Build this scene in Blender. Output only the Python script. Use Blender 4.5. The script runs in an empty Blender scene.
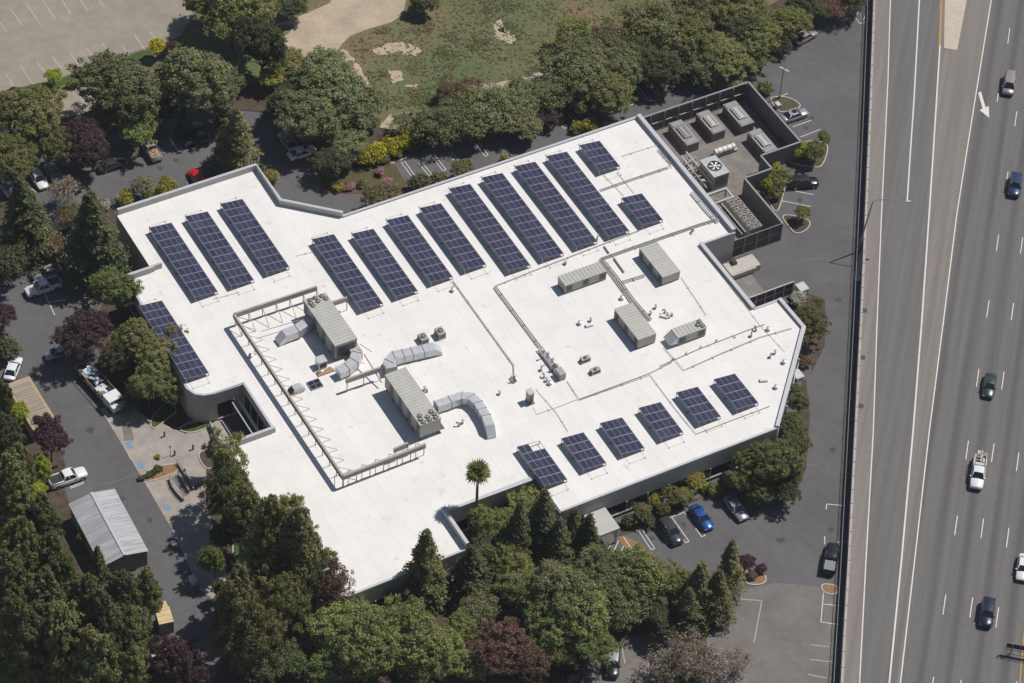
import bpy, math, random
import numpy as np
random.seed(7)
S = bpy.context.scene
COL = S.collection
PI = math.pi

# ------------------------------------------------------------------ camera model (surveyed from the photo)
F_PX, PITCH, ROLL, CAM_H, CAM_Y = 3064.34, math.radians(46.1006), math.radians(3.99395), 325.56, -313.4
_f = np.array([0, math.cos(PITCH), -math.sin(PITCH)])
_r = np.array([1., 0, 0]); _u = np.array([0, math.sin(PITCH), math.cos(PITCH)])
CR = _r*math.cos(ROLL)+_u*math.sin(ROLL); CU = _u*math.cos(ROLL)-_r*math.sin(ROLL)
CPOS = np.array([0, CAM_Y, CAM_H])
def G(px, py, z=0.0):
    d = _f*F_PX+CR*(px-512)+CU*(341.5-py)
    p = CPOS+d*((z-CAM_H)/d[2])
    return (float(p[0]), float(p[1]), float(z))
def mpp(p):                     # metres per pixel at a place
    return float((np.array(p)-CPOS)@_f)/F_PX
# building axes
TA = -0.550058
U = np.array([math.sin(TA), math.cos(TA)]); V = np.array([math.cos(TA), -math.sin(TA)])
AU = math.atan2(U[1], U[0]); AV = math.atan2(V[1], V[0])
RZ = 5.6                        # roof deck
C0 = np.array(G(350, 350, RZ)[:2])
def UV(u, v, z=0.0):
    p = C0+U*u+V*v
    return (float(p[0]), float(p[1]), z)
def toUV(p):
    d = np.array(p[:2])-C0
    return float(d@U), float(d@V)
TH = 0.159448                   # freeway heading (from +Y towards +X)
FD = np.array([math.sin(TH), math.cos(TH)]); FW = np.array([math.cos(TH), -math.sin(TH)])
AF = math.atan2(FD[1], FD[0])
FZ = 1.4
FO = np.array([59.493, 255.194+CAM_Y])   # a point on the first dashed line

# ------------------------------------------------------------------ materials
def nodes(name):
    m = bpy.data.materials.new(name); m.use_nodes = True
    nt = m.node_tree; b = nt.nodes['Principled BSDF']
    return m, nt, b
def mat(name, c, rough=.8, metal=0, amt=.0, scale=1.0, c2=None, scale2=None, bump=0, bscale=8, spec=None, coat=0, obj=False, sharp=None, detail=5):
    m, nt, b = nodes(name)
    b.inputs['Roughness'].default_value = rough; b.inputs['Metallic'].default_value = metal
    if spec is not None: b.inputs['Specular IOR Level'].default_value = spec
    if coat: b.inputs['Coat Weight'].default_value = coat; b.inputs['Coat Roughness'].default_value = .08
    b.inputs['Base Color'].default_value = (*c, 1)
    if amt or c2:
        tc = nt.nodes.new('ShaderNodeTexCoord') if obj else nt.nodes.new('ShaderNodeNewGeometry')
        out = tc.outputs['Object'] if obj else tc.outputs['Position']
        n = nt.nodes.new('ShaderNodeTexNoise'); n.inputs['Scale'].default_value = scale; n.inputs['Detail'].default_value = detail
        n.inputs['Roughness'].default_value = .65
        nt.links.new(out, n.inputs['Vector'])
        r = nt.nodes.new('ShaderNodeValToRGB')
        lo, hi = sharp or (.3, .7)
        r.color_ramp.elements[0].position = lo; r.color_ramp.elements[1].position = hi
        if c2: a, z = c, c2
        else: a, z = tuple(x*(1-amt) for x in c), tuple(min(1, x*(1+amt)) for x in c)
        r.color_ramp.elements[0].color = (*a, 1); r.color_ramp.elements[1].color = (*z, 1)
        nt.links.new(n.outputs['Fac'], r.inputs['Fac'])
        last = r.outputs['Color']
        if scale2:
            n2 = nt.nodes.new('ShaderNodeTexNoise'); n2.inputs['Scale'].default_value = scale2; n2.inputs['Detail'].default_value = 3
            nt.links.new(out, n2.inputs['Vector'])
            mr = nt.nodes.new('ShaderNodeMapRange'); mr.inputs[1].default_value = .25; mr.inputs[2].default_value = .75
            mr.inputs[3].default_value = .9; mr.inputs[4].default_value = 1.1
            nt.links.new(n2.outputs['Fac'], mr.inputs[0])
            mx = nt.nodes.new('ShaderNodeVectorMath'); mx.operation = 'SCALE'
            nt.links.new(last, mx.inputs[0]); nt.links.new(mr.outputs[0], mx.inputs['Scale'])
            last = mx.outputs[0]
        nt.links.new(last, b.inputs['Base Color'])
    if bump:
        g = nt.nodes.new('ShaderNodeNewGeometry')
        n = nt.nodes.new('ShaderNodeTexNoise'); n.inputs['Scale'].default_value = bscale; n.inputs['Detail'].default_value = 4
        nt.links.new(g.outputs['Position'], n.inputs['Vector'])
        bp = nt.nodes.new('ShaderNodeBump'); bp.inputs['Strength'].default_value = bump; bp.inputs['Distance'].default_value = .1
        nt.links.new(n.outputs['Fac'], bp.inputs['Height']); nt.links.new(bp.outputs['Normal'], b.inputs['Normal'])
    return m
M = {}
M['asphalt'] = mat('asphalt', (.111, .108, .111), .9, amt=.15, scale=.09, scale2=.7, detail=8)
M['old_asphalt'] = mat('old asphalt', (.17, .155, .145), .9, amt=.16, scale=.2, scale2=1.0)
M['pale_asphalt'] = mat('pale asphalt', (.285, .25, .205), .9, amt=.13, scale=.12, scale2=.6)
M['dirt'] = mat('pale dirt', (.42, .34, .25), .95, amt=.16, scale=.25, scale2=1.8, bump=.3)
M['concrete'] = mat('concrete', (.335, .30, .27), .9, amt=.2, scale=.25, scale2=1.2, detail=9)
M['yard_concrete'] = mat('yard concrete', (.20, .185, .17), .9, amt=.25, scale=.5, scale2=2.5)
M['gore'] = mat('gore concrete', (.50, .44, .35), .9, amt=.1, scale=.6, scale2=4)
M['kerb'] = mat('kerb concrete', (.48, .45, .41), .9, amt=.15, scale=2)
M['red_kerb'] = mat('red kerb paint', (.30, .06, .05), .8, amt=.2, scale=2)
M['paint'] = mat('road paint white', (.62, .61, .58), .7, amt=.14, scale=3, sharp=(.25, .6))
M['lot_paint'] = mat('lot paint worn white', (.58, .57, .54), .8, amt=.25, scale=2.5)
M['old_paint'] = mat('faded paint', (.40, .375, .34), .8, amt=.2, scale=2)
M['orange_paint'] = mat('orange paint', (.50, .25, .05), .8, amt=.2, scale=2)
M['tan_paint'] = mat('tan stain', (.26, .15, .07), .9, amt=.2, scale=2)
M['blue_paint'] = mat('blue paint', (.16, .27, .42), .8, amt=.3, scale=3)
M['soil'] = mat('planting soil', (.075, .055, .038), .95, amt=.4, scale=.8, c2=None, scale2=4, bump=.4)
M['lawn'] = mat('lawn', (.06, .085, .02), .95, amt=.35, scale=1.5, scale2=8, bump=.4)
M['island_grass'] = mat('island ground cover', (.085, .075, .035), .95, amt=.35, scale=1.5, scale2=8, bump=.4)
M['wall'] = mat('wall stucco', (.45, .42, .39), .85, amt=.07, scale=.5)
M['wall_pale'] = mat('parapet stucco', (.47, .46, .44), .8, amt=.06, scale=.6)
M['coping'] = mat('parapet coping metal', (.55, .56, .58), .45, .25, amt=.06, scale=1)
M['dark_wall'] = mat('dark wall cladding', (.12, .115, .115), .7, amt=.12, scale=.8)
M['glass'] = mat('window glass', (.02, .025, .03), .08, spec=.8)
M['glass_car'] = mat('car glass', (.012, .015, .018), .05, spec=.9, coat=.3)
M['metal'] = mat('galvanised duct', (.62, .63, .65), .38, .4, amt=.14, scale=1.6, obj=True)
M['pipe'] = mat('grey pipe', (.33, .31, .30), .5, .3)
M['pipe_pale'] = mat('pale conduit', (.52, .49, .46), .6, .1)
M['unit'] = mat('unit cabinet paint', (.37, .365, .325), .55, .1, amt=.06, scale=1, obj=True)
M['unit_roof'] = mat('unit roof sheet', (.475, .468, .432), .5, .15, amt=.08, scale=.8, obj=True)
M['unit_dark'] = mat('unit louvre dark', (.10, .10, .09), .6)
M['unit_brown'] = mat('chiller side panels', (.20, .155, .14), .7, amt=.1, scale=2, obj=True)
M['unit_lid'] = mat('chiller top', (.30, .29, .29), .55, .2, amt=.15, scale=1.5, obj=True)
M['frame_brown'] = mat('screen steel taupe', (.40, .35, .32), .6, .1, amt=.08, scale=1)
M['fence_metal'] = mat('fence steel', (.30, .30, .30), .5, .4)
M['fence_dark'] = mat('fence dark slats', (.085, .082, .078), .7, amt=.15, scale=1.2)
M['fence_panel'] = mat('yard wall grey', (.17, .165, .155), .8, amt=.12, scale=.8)
M['black'] = mat('black rubber', (.015, .015, .015), .7)
M['alu'] = mat('aluminium frame', (.33, .33, .37), .4, .5)
M['copper'] = mat('rusty tan base', (.38, .25, .14), .8, amt=.25, scale=3)
M['white_paint'] = mat('white equipment paint', (.72, .72, .70), .5)
M['red'] = mat('red valve paint', (.45, .05, .04), .5)
M['bark'] = mat('bark', (.12, .095, .07), .95, amt=.3, scale=4, obj=True)
M['bark_pale'] = mat('pale bark', (.30, .26, .21), .95, amt=.25, scale=3, obj=True)
M['tan_roof'] = mat('tan container edge', (.42, .31, .17), .7, amt=.1, scale=1)
M['beige_roof'] = mat('beige metal lid', (.60, .47, .25), .7, amt=.1, scale=1)
M['rim'] = mat('wheel rim', (.45, .45, .46), .3, .8)
M['headlight'] = mat('headlight glass', (.6, .62, .65), .1, .2)
M['taillight'] = mat('taillight red', (.35, .01, .01), .2)
M['trim'] = mat('dark trim', (.03, .03, .03), .5)
M['barrier'] = mat('barrier concrete', (.40, .36, .345), .85, amt=.12, scale=.5, scale2=3)
M['sign_back'] = mat('sign back dark', (.05, .05, .055), .6, .3)

# membrane roof: seams and dirt
def roof_mat():
    m, nt, b = nodes('white roof membrane'); N = nt.nodes.new; Lk = nt.links.new
    b.inputs['Roughness'].default_value = .75
    g = N('ShaderNodeNewGeometry')
    mp = N('ShaderNodeMapping'); mp.inputs['Rotation'].default_value = (0, 0, -AU); Lk(g.outputs['Position'], mp.inputs['Vector'])
    br = N('ShaderNodeTexBrick'); br.inputs['Scale'].default_value = .12; br.inputs['Mortar Size'].default_value = .006
    br.inputs['Brick Width'].default_value = 2.2; br.inputs['Row Height'].default_value = .28
    br.inputs['Color1'].default_value = (.80, .785, .76, 1); br.inputs['Color2'].default_value = (.775, .76, .735, 1); br.inputs['Mortar'].default_value = (.69, .67, .64, 1)
    br.inputs['Mortar Smooth'].default_value = .6
    Lk(mp.outputs[0], br.inputs['Vector'])
    n = N('ShaderNodeTexNoise'); n.inputs['Scale'].default_value = .22; n.inputs['Detail'].default_value = 8; n.inputs['Roughness'].default_value = .7
    Lk(g.outputs['Position'], n.inputs['Vector'])
    r = N('ShaderNodeMapRange'); r.inputs[1].default_value = .35; r.inputs[2].default_value = .62; r.inputs[3].default_value = .92; r.inputs[4].default_value = 1.0
    Lk(n.outputs['Fac'], r.inputs[0])
    n2 = N('ShaderNodeTexNoise'); n2.inputs['Scale'].default_value = .55; n2.inputs['Detail'].default_value = 6
    Lk(g.outputs['Position'], n2.inputs['Vector'])
    r2 = N('ShaderNodeMapRange'); r2.inputs[1].default_value = .24; r2.inputs[2].default_value = .36; r2.inputs[3].default_value = .80; r2.inputs[4].default_value = 1.0
    Lk(n2.outputs['Fac'], r2.inputs[0])
    mm = N('ShaderNodeMath'); mm.operation = 'MULTIPLY'; Lk(r.outputs[0], mm.inputs[0]); Lk(r2.outputs[0], mm.inputs[1])
    v = N('ShaderNodeVectorMath'); v.operation = 'SCALE'; Lk(br.outputs['Color'], v.inputs[0]); Lk(mm.outputs[0], v.inputs['Scale'])
    Lk(v.outputs[0], b.inputs['Base Color'])
    return m
M['roof'] = roof_mat()

def freeway_mat():
    m, nt, b = nodes('freeway surface'); N = nt.nodes.new; Lk = nt.links.new
    b.inputs['Roughness'].default_value = .9
    g = N('ShaderNodeNewGeometry')
    s = N('ShaderNodeVectorMath'); s.operation = 'SUBTRACT'; s.inputs[1].default_value = (FO[0], FO[1], 0); Lk(g.outputs['Position'], s.inputs[0])
    dw = N('ShaderNodeVectorMath'); dw.operation = 'DOT_PRODUCT'; dw.inputs[1].default_value = (FW[0], FW[1], 0); Lk(s.outputs[0], dw.inputs[0])
    dl = N('ShaderNodeVectorMath'); dl.operation = 'DOT_PRODUCT'; dl.inputs[1].default_value = (FD[0], FD[1], 0); Lk(s.outputs[0], dl.inputs[0])
    # long streak noise
    cx = N('ShaderNodeCombineXYZ')
    a1 = N('ShaderNodeMath'); a1.operation = 'MULTIPLY'; a1.inputs[1].default_value = 1.1; Lk(dw.outputs['Value'], a1.inputs[0])
    a2 = N('ShaderNodeMath'); a2.operation = 'MULTIPLY'; a2.inputs[1].default_value = .022; Lk(dl.outputs['Value'], a2.inputs[0])
    Lk(a1.outputs[0], cx.inputs[0]); Lk(a2.outputs[0], cx.inputs[1])
    n = N('ShaderNodeTexNoise'); n.inputs['Scale'].default_value = 1.0; n.inputs['Detail'].default_value = 4; Lk(cx.outputs[0], n.inputs['Vector'])
    r = N('ShaderNodeMapRange'); r.inputs[1].default_value = .3; r.inputs[2].default_value = .7; r.inputs[3].default_value = .86; r.inputs[4].default_value = 1.12; Lk(n.outputs['Fac'], r.inputs[0])
    # oil streak in lane middles (only on the running lanes)
    md = N('ShaderNodeMath'); md.operation = 'FLOORED_MODULO'; md.inputs[1].default_value = 3.66; Lk(dw.outputs['Value'], md.inputs[0])
    d1 = N('ShaderNodeMath'); d1.operation = 'SUBTRACT'; d1.inputs[1].default_value = 1.83; Lk(md.outputs[0], d1.inputs[0])
    ab = N('ShaderNodeMath'); ab.operation = 'ABSOLUTE'; Lk(d1.outputs[0], ab.inputs[0])
    r3 = N('ShaderNodeMapRange'); r3.interpolation_type = 'SMOOTHSTEP'; r3.inputs[1].default_value = .1; r3.inputs[2].default_value = 1.0; r3.inputs[3].default_value = .73; r3.inputs[4].default_value = 1.0; Lk(ab.outputs[0], r3.inputs[0])
    gate = N('ShaderNodeMapRange'); gate.inputs[1].default_value = -6.5; gate.inputs[2].default_value = -2.5; gate.inputs[3].default_value = 1; gate.inputs[4].default_value = 0; Lk(dw.outputs['Value'], gate.inputs[0])
    mxg = N('ShaderNodeMath'); mxg.operation = 'MAXIMUM'; Lk(r3.outputs[0], mxg.inputs[0]); Lk(gate.outputs[0], mxg.inputs[1])
    nf = N('ShaderNodeTexNoise'); nf.inputs['Scale'].default_value = 2.5; nf.inputs['Detail'].default_value = 4; Lk(g.outputs['Position'], nf.inputs['Vector'])
    rf = N('ShaderNodeMapRange'); rf.inputs[1].default_value = .25; rf.inputs[2].default_value = .75; rf.inputs[3].default_value = .92; rf.inputs[4].default_value = 1.08; Lk(nf.outputs['Fac'], rf.inputs[0])
    m1 = N('ShaderNodeMath'); m1.operation = 'MULTIPLY'; Lk(r.outputs[0], m1.inputs[0]); Lk(mxg.outputs[0], m1.inputs[1])
    m2 = N('ShaderNodeMath'); m2.operation = 'MULTIPLY'; Lk(m1.outputs[0], m2.inputs[0]); Lk(rf.outputs[0], m2.inputs[1])
    v = N('ShaderNodeVectorMath'); v.operation = 'SCALE'; v.inputs[0].default_value = (.143, .137, .133); Lk(m2.outputs[0], v.inputs['Scale'])
    Lk(v.outputs[0], b.inputs['Base Color'])
    return m, v
M['freeway'], _v = freeway_mat()
M['shoulder'], _v2 = freeway_mat(); M['shoulder'].name = 'freeway shoulder'; _v2.inputs[0].default_value = (.205, .185, .170)

def field_mat():
    m, nt, b = nodes('dry field'); N = nt.nodes.new; Lk = nt.links.new
    b.inputs['Roughness'].default_value = .95
    g = N('ShaderNodeNewGeometry')
    def noise(sc, det=6):
        n = N('ShaderNodeTexNoise'); n.inputs['Scale'].default_value = sc; n.inputs['Detail'].default_value = det; n.inputs['Roughness'].default_value = .65
        Lk(g.outputs['Position'], n.inputs['Vector']); return n
    a = noise(.038, 9); r = N('ShaderNodeValToRGB'); e = r.color_ramp.elements
    e[0].position = .34; e[0].color = (.075, .12, .038, 1); e[1].position = .68; e[1].color = (.24, .14, .07, 1)
    x = e.new(.46); x.color = (.115, .13, .052, 1); x = e.new(.56); x.color = (.155, .135, .066, 1)
    Lk(a.outputs['Fac'], r.inputs['Fac'])
    c = noise(1.6); r2 = N('ShaderNodeMapRange'); r2.inputs[1].default_value = .25; r2.inputs[2].default_value = .75; r2.inputs[3].default_value = .6; r2.inputs[4].default_value = 1.4
    Lk(c.outputs['Fac'], r2.inputs[0])
    v = N('ShaderNodeVectorMath'); v.operation = 'SCALE'; Lk(r.outputs['Color'], v.inputs[0]); Lk(r2.outputs[0], v.inputs['Scale'])
    Lk(v.outputs[0], b.inputs['Base Color'])
    bp = N('ShaderNodeBump'); bp.inputs['Strength'].default_value = .6; bp.inputs['Distance'].default_value = .3
    Lk(c.outputs['Fac'], bp.inputs['Height']); Lk(bp.outputs['Normal'], b.inputs['Normal'])
    return m
M['field'] = field_mat()

def paint(name, c, metal=.25, rough=.32):
    return mat('car paint '+name, c, rough, metal, coat=.6)
def panel_mat():
    m, nt, b = nodes('solar cells'); N = nt.nodes.new; Lk = nt.links.new
    b.inputs['Roughness'].default_value = .22; b.inputs['Specular IOR Level'].default_value = .5
    o = N('ShaderNodeObjectInfo'); r = N('ShaderNodeValToRGB')
    r.color_ramp.elements[0].color = (.031, .033, .068, 1); r.color_ramp.elements[1].color = (.055, .056, .100, 1)
    x = r.color_ramp.elements.new(.9); x.color = (.045, .046, .083, 1)
    Lk(o.outputs['Random'], r.inputs['Fac']); Lk(r.outputs['Color'], b.inputs['Base Color'])
    return m
M['cells'] = panel_mat()

def leaf_mat(name, c, var=.40, hue=.13, trans=.42):
    m, nt, b = nodes('foliage '+name); N = nt.nodes.new; Lk = nt.links.new
    b.inputs['Roughness'].default_value = .55; b.inputs['Specular IOR Level'].default_value = .25
    g = N('ShaderNodeNewGeometry'); o = N('ShaderNodeObjectInfo')
    mr = N('ShaderNodeMapRange'); mr.inputs[3].default_value = 1-var; mr.inputs[4].default_value = 1+var; Lk(g.outputs['Random Per Island'], mr.inputs[0])
    mo = N('ShaderNodeMapRange'); mo.inputs[3].default_value = .82; mo.inputs[4].default_value = 1.2; Lk(o.outputs['Random'], mo.inputs[0])
    nz = N('ShaderNodeTexNoise'); nz.inputs['Scale'].default_value = .45; nz.inputs['Detail'].default_value = 3; Lk(g.outputs['Position'], nz.inputs['Vector'])
    mz = N('ShaderNodeMapRange'); mz.inputs[1].default_value = .3; mz.inputs[2].default_value = .7; mz.inputs[3].default_value = 0; mz.inputs[4].default_value = 1; Lk(nz.outputs['Fac'], mz.inputs[0])
    mx = N('ShaderNodeMix'); mx.data_type = 'RGBA'
    mx.inputs['A'].default_value = (c[0]*(1-hue), c[1], c[2]*(1-hue), 1); mx.inputs['B'].default_value = (c[0]*(1+hue), c[1]*(1-.3*hue), c[2]*(1+hue), 1)
    Lk(mz.outputs[0], mx.inputs['Factor'])
    k = N('ShaderNodeMath'); k.operation = 'MULTIPLY'; Lk(mr.outputs[0], k.inputs[0]); Lk(mo.outputs[0], k.inputs[1])
    v = N('ShaderNodeVectorMath'); v.operation = 'SCALE'; Lk(mx.outputs['Result'], v.inputs[0]); Lk(k.outputs[0], v.inputs['Scale'])
    Lk(v.outputs[0], b.inputs['Base Color'])
    t = N('ShaderNodeBsdfTranslucent'); Lk(v.outputs[0], t.inputs['Color'])
    ms = N('ShaderNodeMixShader'); ms.inputs[0].default_value = trans
    out = nt.nodes['Material Output']
    Lk(b.outputs[0], ms.inputs[1]); Lk(t.outputs[0], ms.inputs[2]); Lk(ms.outputs[0], out.inputs['Surface'])
    return m
LEAF = {
 'olive': leaf_mat('olive', (0.271, 0.278, 0.101)), 'grey': leaf_mat('grey olive', (0.256, 0.278, 0.127)),
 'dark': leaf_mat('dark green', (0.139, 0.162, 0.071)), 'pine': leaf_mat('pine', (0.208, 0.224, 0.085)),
 'green': leaf_mat('mid green', (0.230, 0.278, 0.090)), 'light': leaf_mat('light green', (0.291, 0.323, 0.112)),
 'lime': leaf_mat('lime', (0.399, 0.452, 0.060)), 'yellow': leaf_mat('yellow flowers', (0.496, 0.459, 0.045), var=.5),
 'purple': leaf_mat('purple', (0.118, 0.069, 0.078)), 'rust': leaf_mat('brownish red', (0.224, 0.147, 0.101)),
 'bronze': leaf_mat('bronze green', (0.241, 0.230, 0.101)), 'yg': leaf_mat('yellow green', (0.389, 0.376, 0.078)),
 'bare': leaf_mat('sparse twigs', (0.282, 0.235, 0.174)), 'pink': leaf_mat('pink blossom', (0.483, 0.304, 0.310)),
 'white': leaf_mat('white blossom', (0.578, 0.557, 0.480)), 'silver': leaf_mat('silvery', (0.361, 0.333, 0.197)),
}

# ------------------------------------------------------------------ mesh builder
class MB:
    def __init__(s): s.v = []; s.f = []; s.m = []
    def add(s, vs, fs, mi=0):
        o = len(s.v); s.v += [tuple(p) for p in vs]; s.f += [tuple(i+o for i in f) for f in fs]; s.m += [mi]*len(fs); return s
    def box(s, c, d, rz=0, mi=0, rx=0, ry=0):
        hx, hy, hz = d[0]/2, d[1]/2, d[2]/2; P = []
        for x, y, z in ((-hx,-hy,-hz),(hx,-hy,-hz),(hx,hy,-hz),(-hx,hy,-hz),(-hx,-hy,hz),(hx,-hy,hz),(hx,hy,hz),(-hx,hy,hz)):
            if rx: y, z = y*math.cos(rx)-z*math.sin(rx), y*math.sin(rx)+z*math.cos(rx)
            if ry: x, z = x*math.cos(ry)+z*math.sin(ry), -x*math.sin(ry)+z*math.cos(ry)
            P.append((c[0]+x*math.cos(rz)-y*math.sin(rz), c[1]+x*math.sin(rz)+y*math.cos(rz), c[2]+z))
        return s.add(P, [(0,3,2,1),(4,5,6,7),(0,1,5,4),(1,2,6,5),(2,3,7,6),(3,0,4,7)], mi)
    def prism(s, poly, z0, z1, mi=0, mtop=None, bottom=True):
        n = len(poly)
        a = sum(poly[i][0]*poly[(i+1)%n][1]-poly[(i+1)%n][0]*poly[i][1] for i in range(n))
        if a < 0: poly = poly[::-1]
        vs = [(p[0], p[1], z0) for p in poly]+[(p[0], p[1], z1) for p in poly]
        s.add(vs, [(i, (i+1)%n, n+(i+1)%n, n+i) for i in range(n)], mi)
        s.add([(p[0], p[1], z1) for p in poly], [tuple(range(n))], mi if mtop is None else mtop)
        if bottom: s.add([(p[0], p[1], z0) for p in poly], [tuple(range(n))[::-1]], mi)
        return s
    def sheet(s, poly, z, mi=0):
        n = len(poly); a = sum(poly[i][0]*poly[(i+1)%n][1]-poly[(i+1)%n][0]*poly[i][1] for i in range(n))
        if a < 0: poly = poly[::-1]
        return s.add([(p[0], p[1], z) for p in poly], [tuple(range(n))], mi)
    def tube(s, pts, r, n=6, mi=0, cap=True):
        pts = [np.array(p, float) for p in pts]; rs = r if hasattr(r, '__len__') else [r]*len(pts); rings = []
        for i, p in enumerate(pts):
            t = pts[min(i+1, len(pts)-1)]-pts[max(i-1, 0)]; t = t/(np.linalg.norm(t)+1e-9)
            a = np.cross(t, (0, 0, 1.)) if abs(t[2]) < .95 else np.cross(t, (1., 0, 0)); a /= np.linalg.norm(a); b = np.cross(t, a)
            rings += [p+(a*math.cos(2*PI*k/n)+b*math.sin(2*PI*k/n))*rs[i] for k in range(n)]
        fs = [(i*n+k, i*n+(k+1)%n, (i+1)*n+(k+1)%n, (i+1)*n+k) for i in range(len(pts)-1) for k in range(n)]
        if cap: fs += [tuple(range(n))[::-1], tuple((len(pts)-1)*n+k for k in range(n))]
        return s.add(rings, fs, mi)
    def cyl(s, c, r, h, n=16, mi=0, r2=None):
        return s.tube([(c[0], c[1], c[2]), (c[0], c[1], c[2]+h)], [r, r if r2 is None else r2], n, mi)
    def strip(s, pts, w, z, mi=0):
        pts = [np.array(p[:2], float) for p in pts]; L = []; R = []
        for i, p in enumerate(pts):
            t = pts[min(i+1, len(pts)-1)]-pts[max(i-1, 0)]; t /= np.linalg.norm(t)+1e-9; nn = np.array([-t[1], t[0]])
            L.append((*(p+nn*w/2), z)); R.append((*(p-nn*w/2), z))
        n = len(pts)
        return s.add(L+R, [(n+i, n+i+1, i+1, i) for i in range(n-1)], mi)
    def wallstrip(s, pts, w, z0, z1, mi=0):       # a wall of constant thickness along a polyline
        pts = [np.array(p[:2], float) for p in pts]; L = []; R = []
        for i, p in enumerate(pts):
            t = pts[min(i+1, len(pts)-1)]-pts[max(i-1, 0)]; t /= np.linalg.norm(t)+1e-9; nn = np.array([-t[1], t[0]])
            k = 1.0
            if 0 < i < len(pts)-1:
                t1 = pts[i]-pts[i-1]; t1 /= np.linalg.norm(t1); k = 1/max(.4, abs(float(t@t1)))
            L.append(p+nn*w/2*k); R.append(p-nn*w/2*k)
        return s.prism([tuple(p) for p in R]+[tuple(p) for p in L[::-1]], z0, z1, mi)
    def build(s, name, mats, parent=None, smooth=False, off=None):
        me = bpy.data.meshes.new(name)
        vs = s.v if off is None else [(p[0]-off[0], p[1]-off[1], p[2]-off[2]) for p in s.v]
        me.from_pydata(vs, [], s.f)
        mats = mats if isinstance(mats, (list, tuple)) else [mats]
        for m in mats: me.materials.append(M[m] if isinstance(m, str) else m)
        me.polygons.foreach_set('material_index', s.m)
        if smooth: me.polygons.foreach_set('use_smooth', [True]*len(me.polygons))
        me.update()
        o = bpy.data.objects.new(name, me); COL.objects.link(o)
        if parent: o.parent = parent
        return o
def tag(o, label, cat, group=None, kind=None):
    if label: o['label'] = label
    if cat: o['category'] = cat
    if group: o['group'] = group
    if kind: o['kind'] = kind
    return o
def thing(name, label, cat, loc=(0, 0, 0), rz=0, group=None):
    o = bpy.data.objects.new(name, None); COL.objects.link(o); o.empty_display_size = .5
    o.location = loc; o.rotation_euler = (0, 0, rz)
    return tag(o, label, cat, group)
def struct(name, mb, mats, smooth=False):
    o = mb.build(name, mats, smooth=smooth); o['kind'] = 'structure'; return o
def dup(root, loc, rz, label, group=None, swap=None):
    r = root.copy(); COL.objects.link(r); r.location = loc; r.rotation_euler = (0, 0, rz)
    if label: r['label'] = label
    if group: r['group'] = group
    def rec(src, dst):
        for ch in list(src.children):
            c = ch.copy(); COL.objects.link(c); c.parent = dst
            if swap:
                for i, sl in enumerate(c.material_slots):
                    if sl.material and sl.material.name in swap: sl.link = 'OBJECT'; sl.material = swap[sl.material.name]
            rec(ch, c)
    rec(root, r)
    return r
ORD = ['first','second','third','fourth','fifth','sixth','seventh','eighth','ninth','tenth','eleventh','twelfth','thirteenth','fourteenth','fifteenth','sixteenth','seventeenth','eighteenth','nineteenth','twentieth']
PP = lambda lst, z=0.0: [G(x, y, z)[:2] for x, y in lst]

# ------------------------------------------------------------------ ground
g = MB(); g.sheet([(-1190, -890), (1190, -890), (1190, 1290), (-1190, 1290)], -.02); struct('ground', g, 'field')
NB = [(-60,186),(30,150),(100,136),(150,122),(210,108),(262,112),(300,140),(330,168),(388,163),(407,157),(480,131),(560,104),(660,68),(760,46),(810,30),(850,-12),(872,-60)]
g = MB(); g.sheet(PP(NB+[(893,-60),(845,760),(-80,760)]), .0); struct('parking_lot', g, 'asphalt')
g = MB(); g.sheet(PP([(738,590),(776,583),(838,588),(830,760),(500,760),(560,690),(600,632),(660,622),(700,640),(735,622)]), .012); struct('old_parking_lot', g, 'old_asphalt')
g = MB(); g.sheet(PP([(-60,-60),(204,-60),(196,10),(180,36),(140,50),(100,62),(60,78),(25,86),(-60,112)]), .0); struct('upper_parking_lot', g, 'pale_asphalt')
g = MB(); g.sheet(PP([(-40,128),(20,103),(90,82),(118,88),(110,108),(60,120),(-40,150)]), .0); struct('side_parking_strip', g, 'pale_asphalt')
g = MB(); g.sheet(PP([(404,-40),(406,0),(403,14),(392,22),(368,29),(350,36),(342,44),(338,50),(318,51),(300,62),(278,70),(262,60),(268,44),(288,34),(296,24),(270,26),(300,16),(330,3),(345,-40)]), .002); struct('dirt_road', g, 'dirt')
g = MB()
for poly in ([(339,50),(346,49),(358,64),(372,86),(374,91),(366,88),(352,70),(342,58)],
             [(381,126),(390,115),(410,111),(430,108),(427,118),(410,128),(396,134),(388,139),(381,133)],
             [(372,50),(386,44),(402,41),(422,50),(415,56),(396,52),(380,56)], [(388,70),(402,72),(404,80),(392,84)], [(404,86),(418,84),(417,90)],
             [(478,84),(500,82),(530,76),(560,65),(558,72),(520,86),(490,96)],
             [(492,22),(500,20),(508,28),(518,40),(512,44),(497,38)], [(497,30),(506,34),(503,28)]):
    q = PP(poly); q2 = []
    for i, p in enumerate(q):
        n = q[(i+1) % len(q)]
        for k in range(5):
            t = k/5; q2.append((p[0]*(1-t)+n[0]*t+random.uniform(-.22, .22), p[1]*(1-t)+n[1]*t+random.uniform(-.22, .22)))
    g.sheet(q2, .006)
struct('bare_ground', g, 'dirt')

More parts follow.
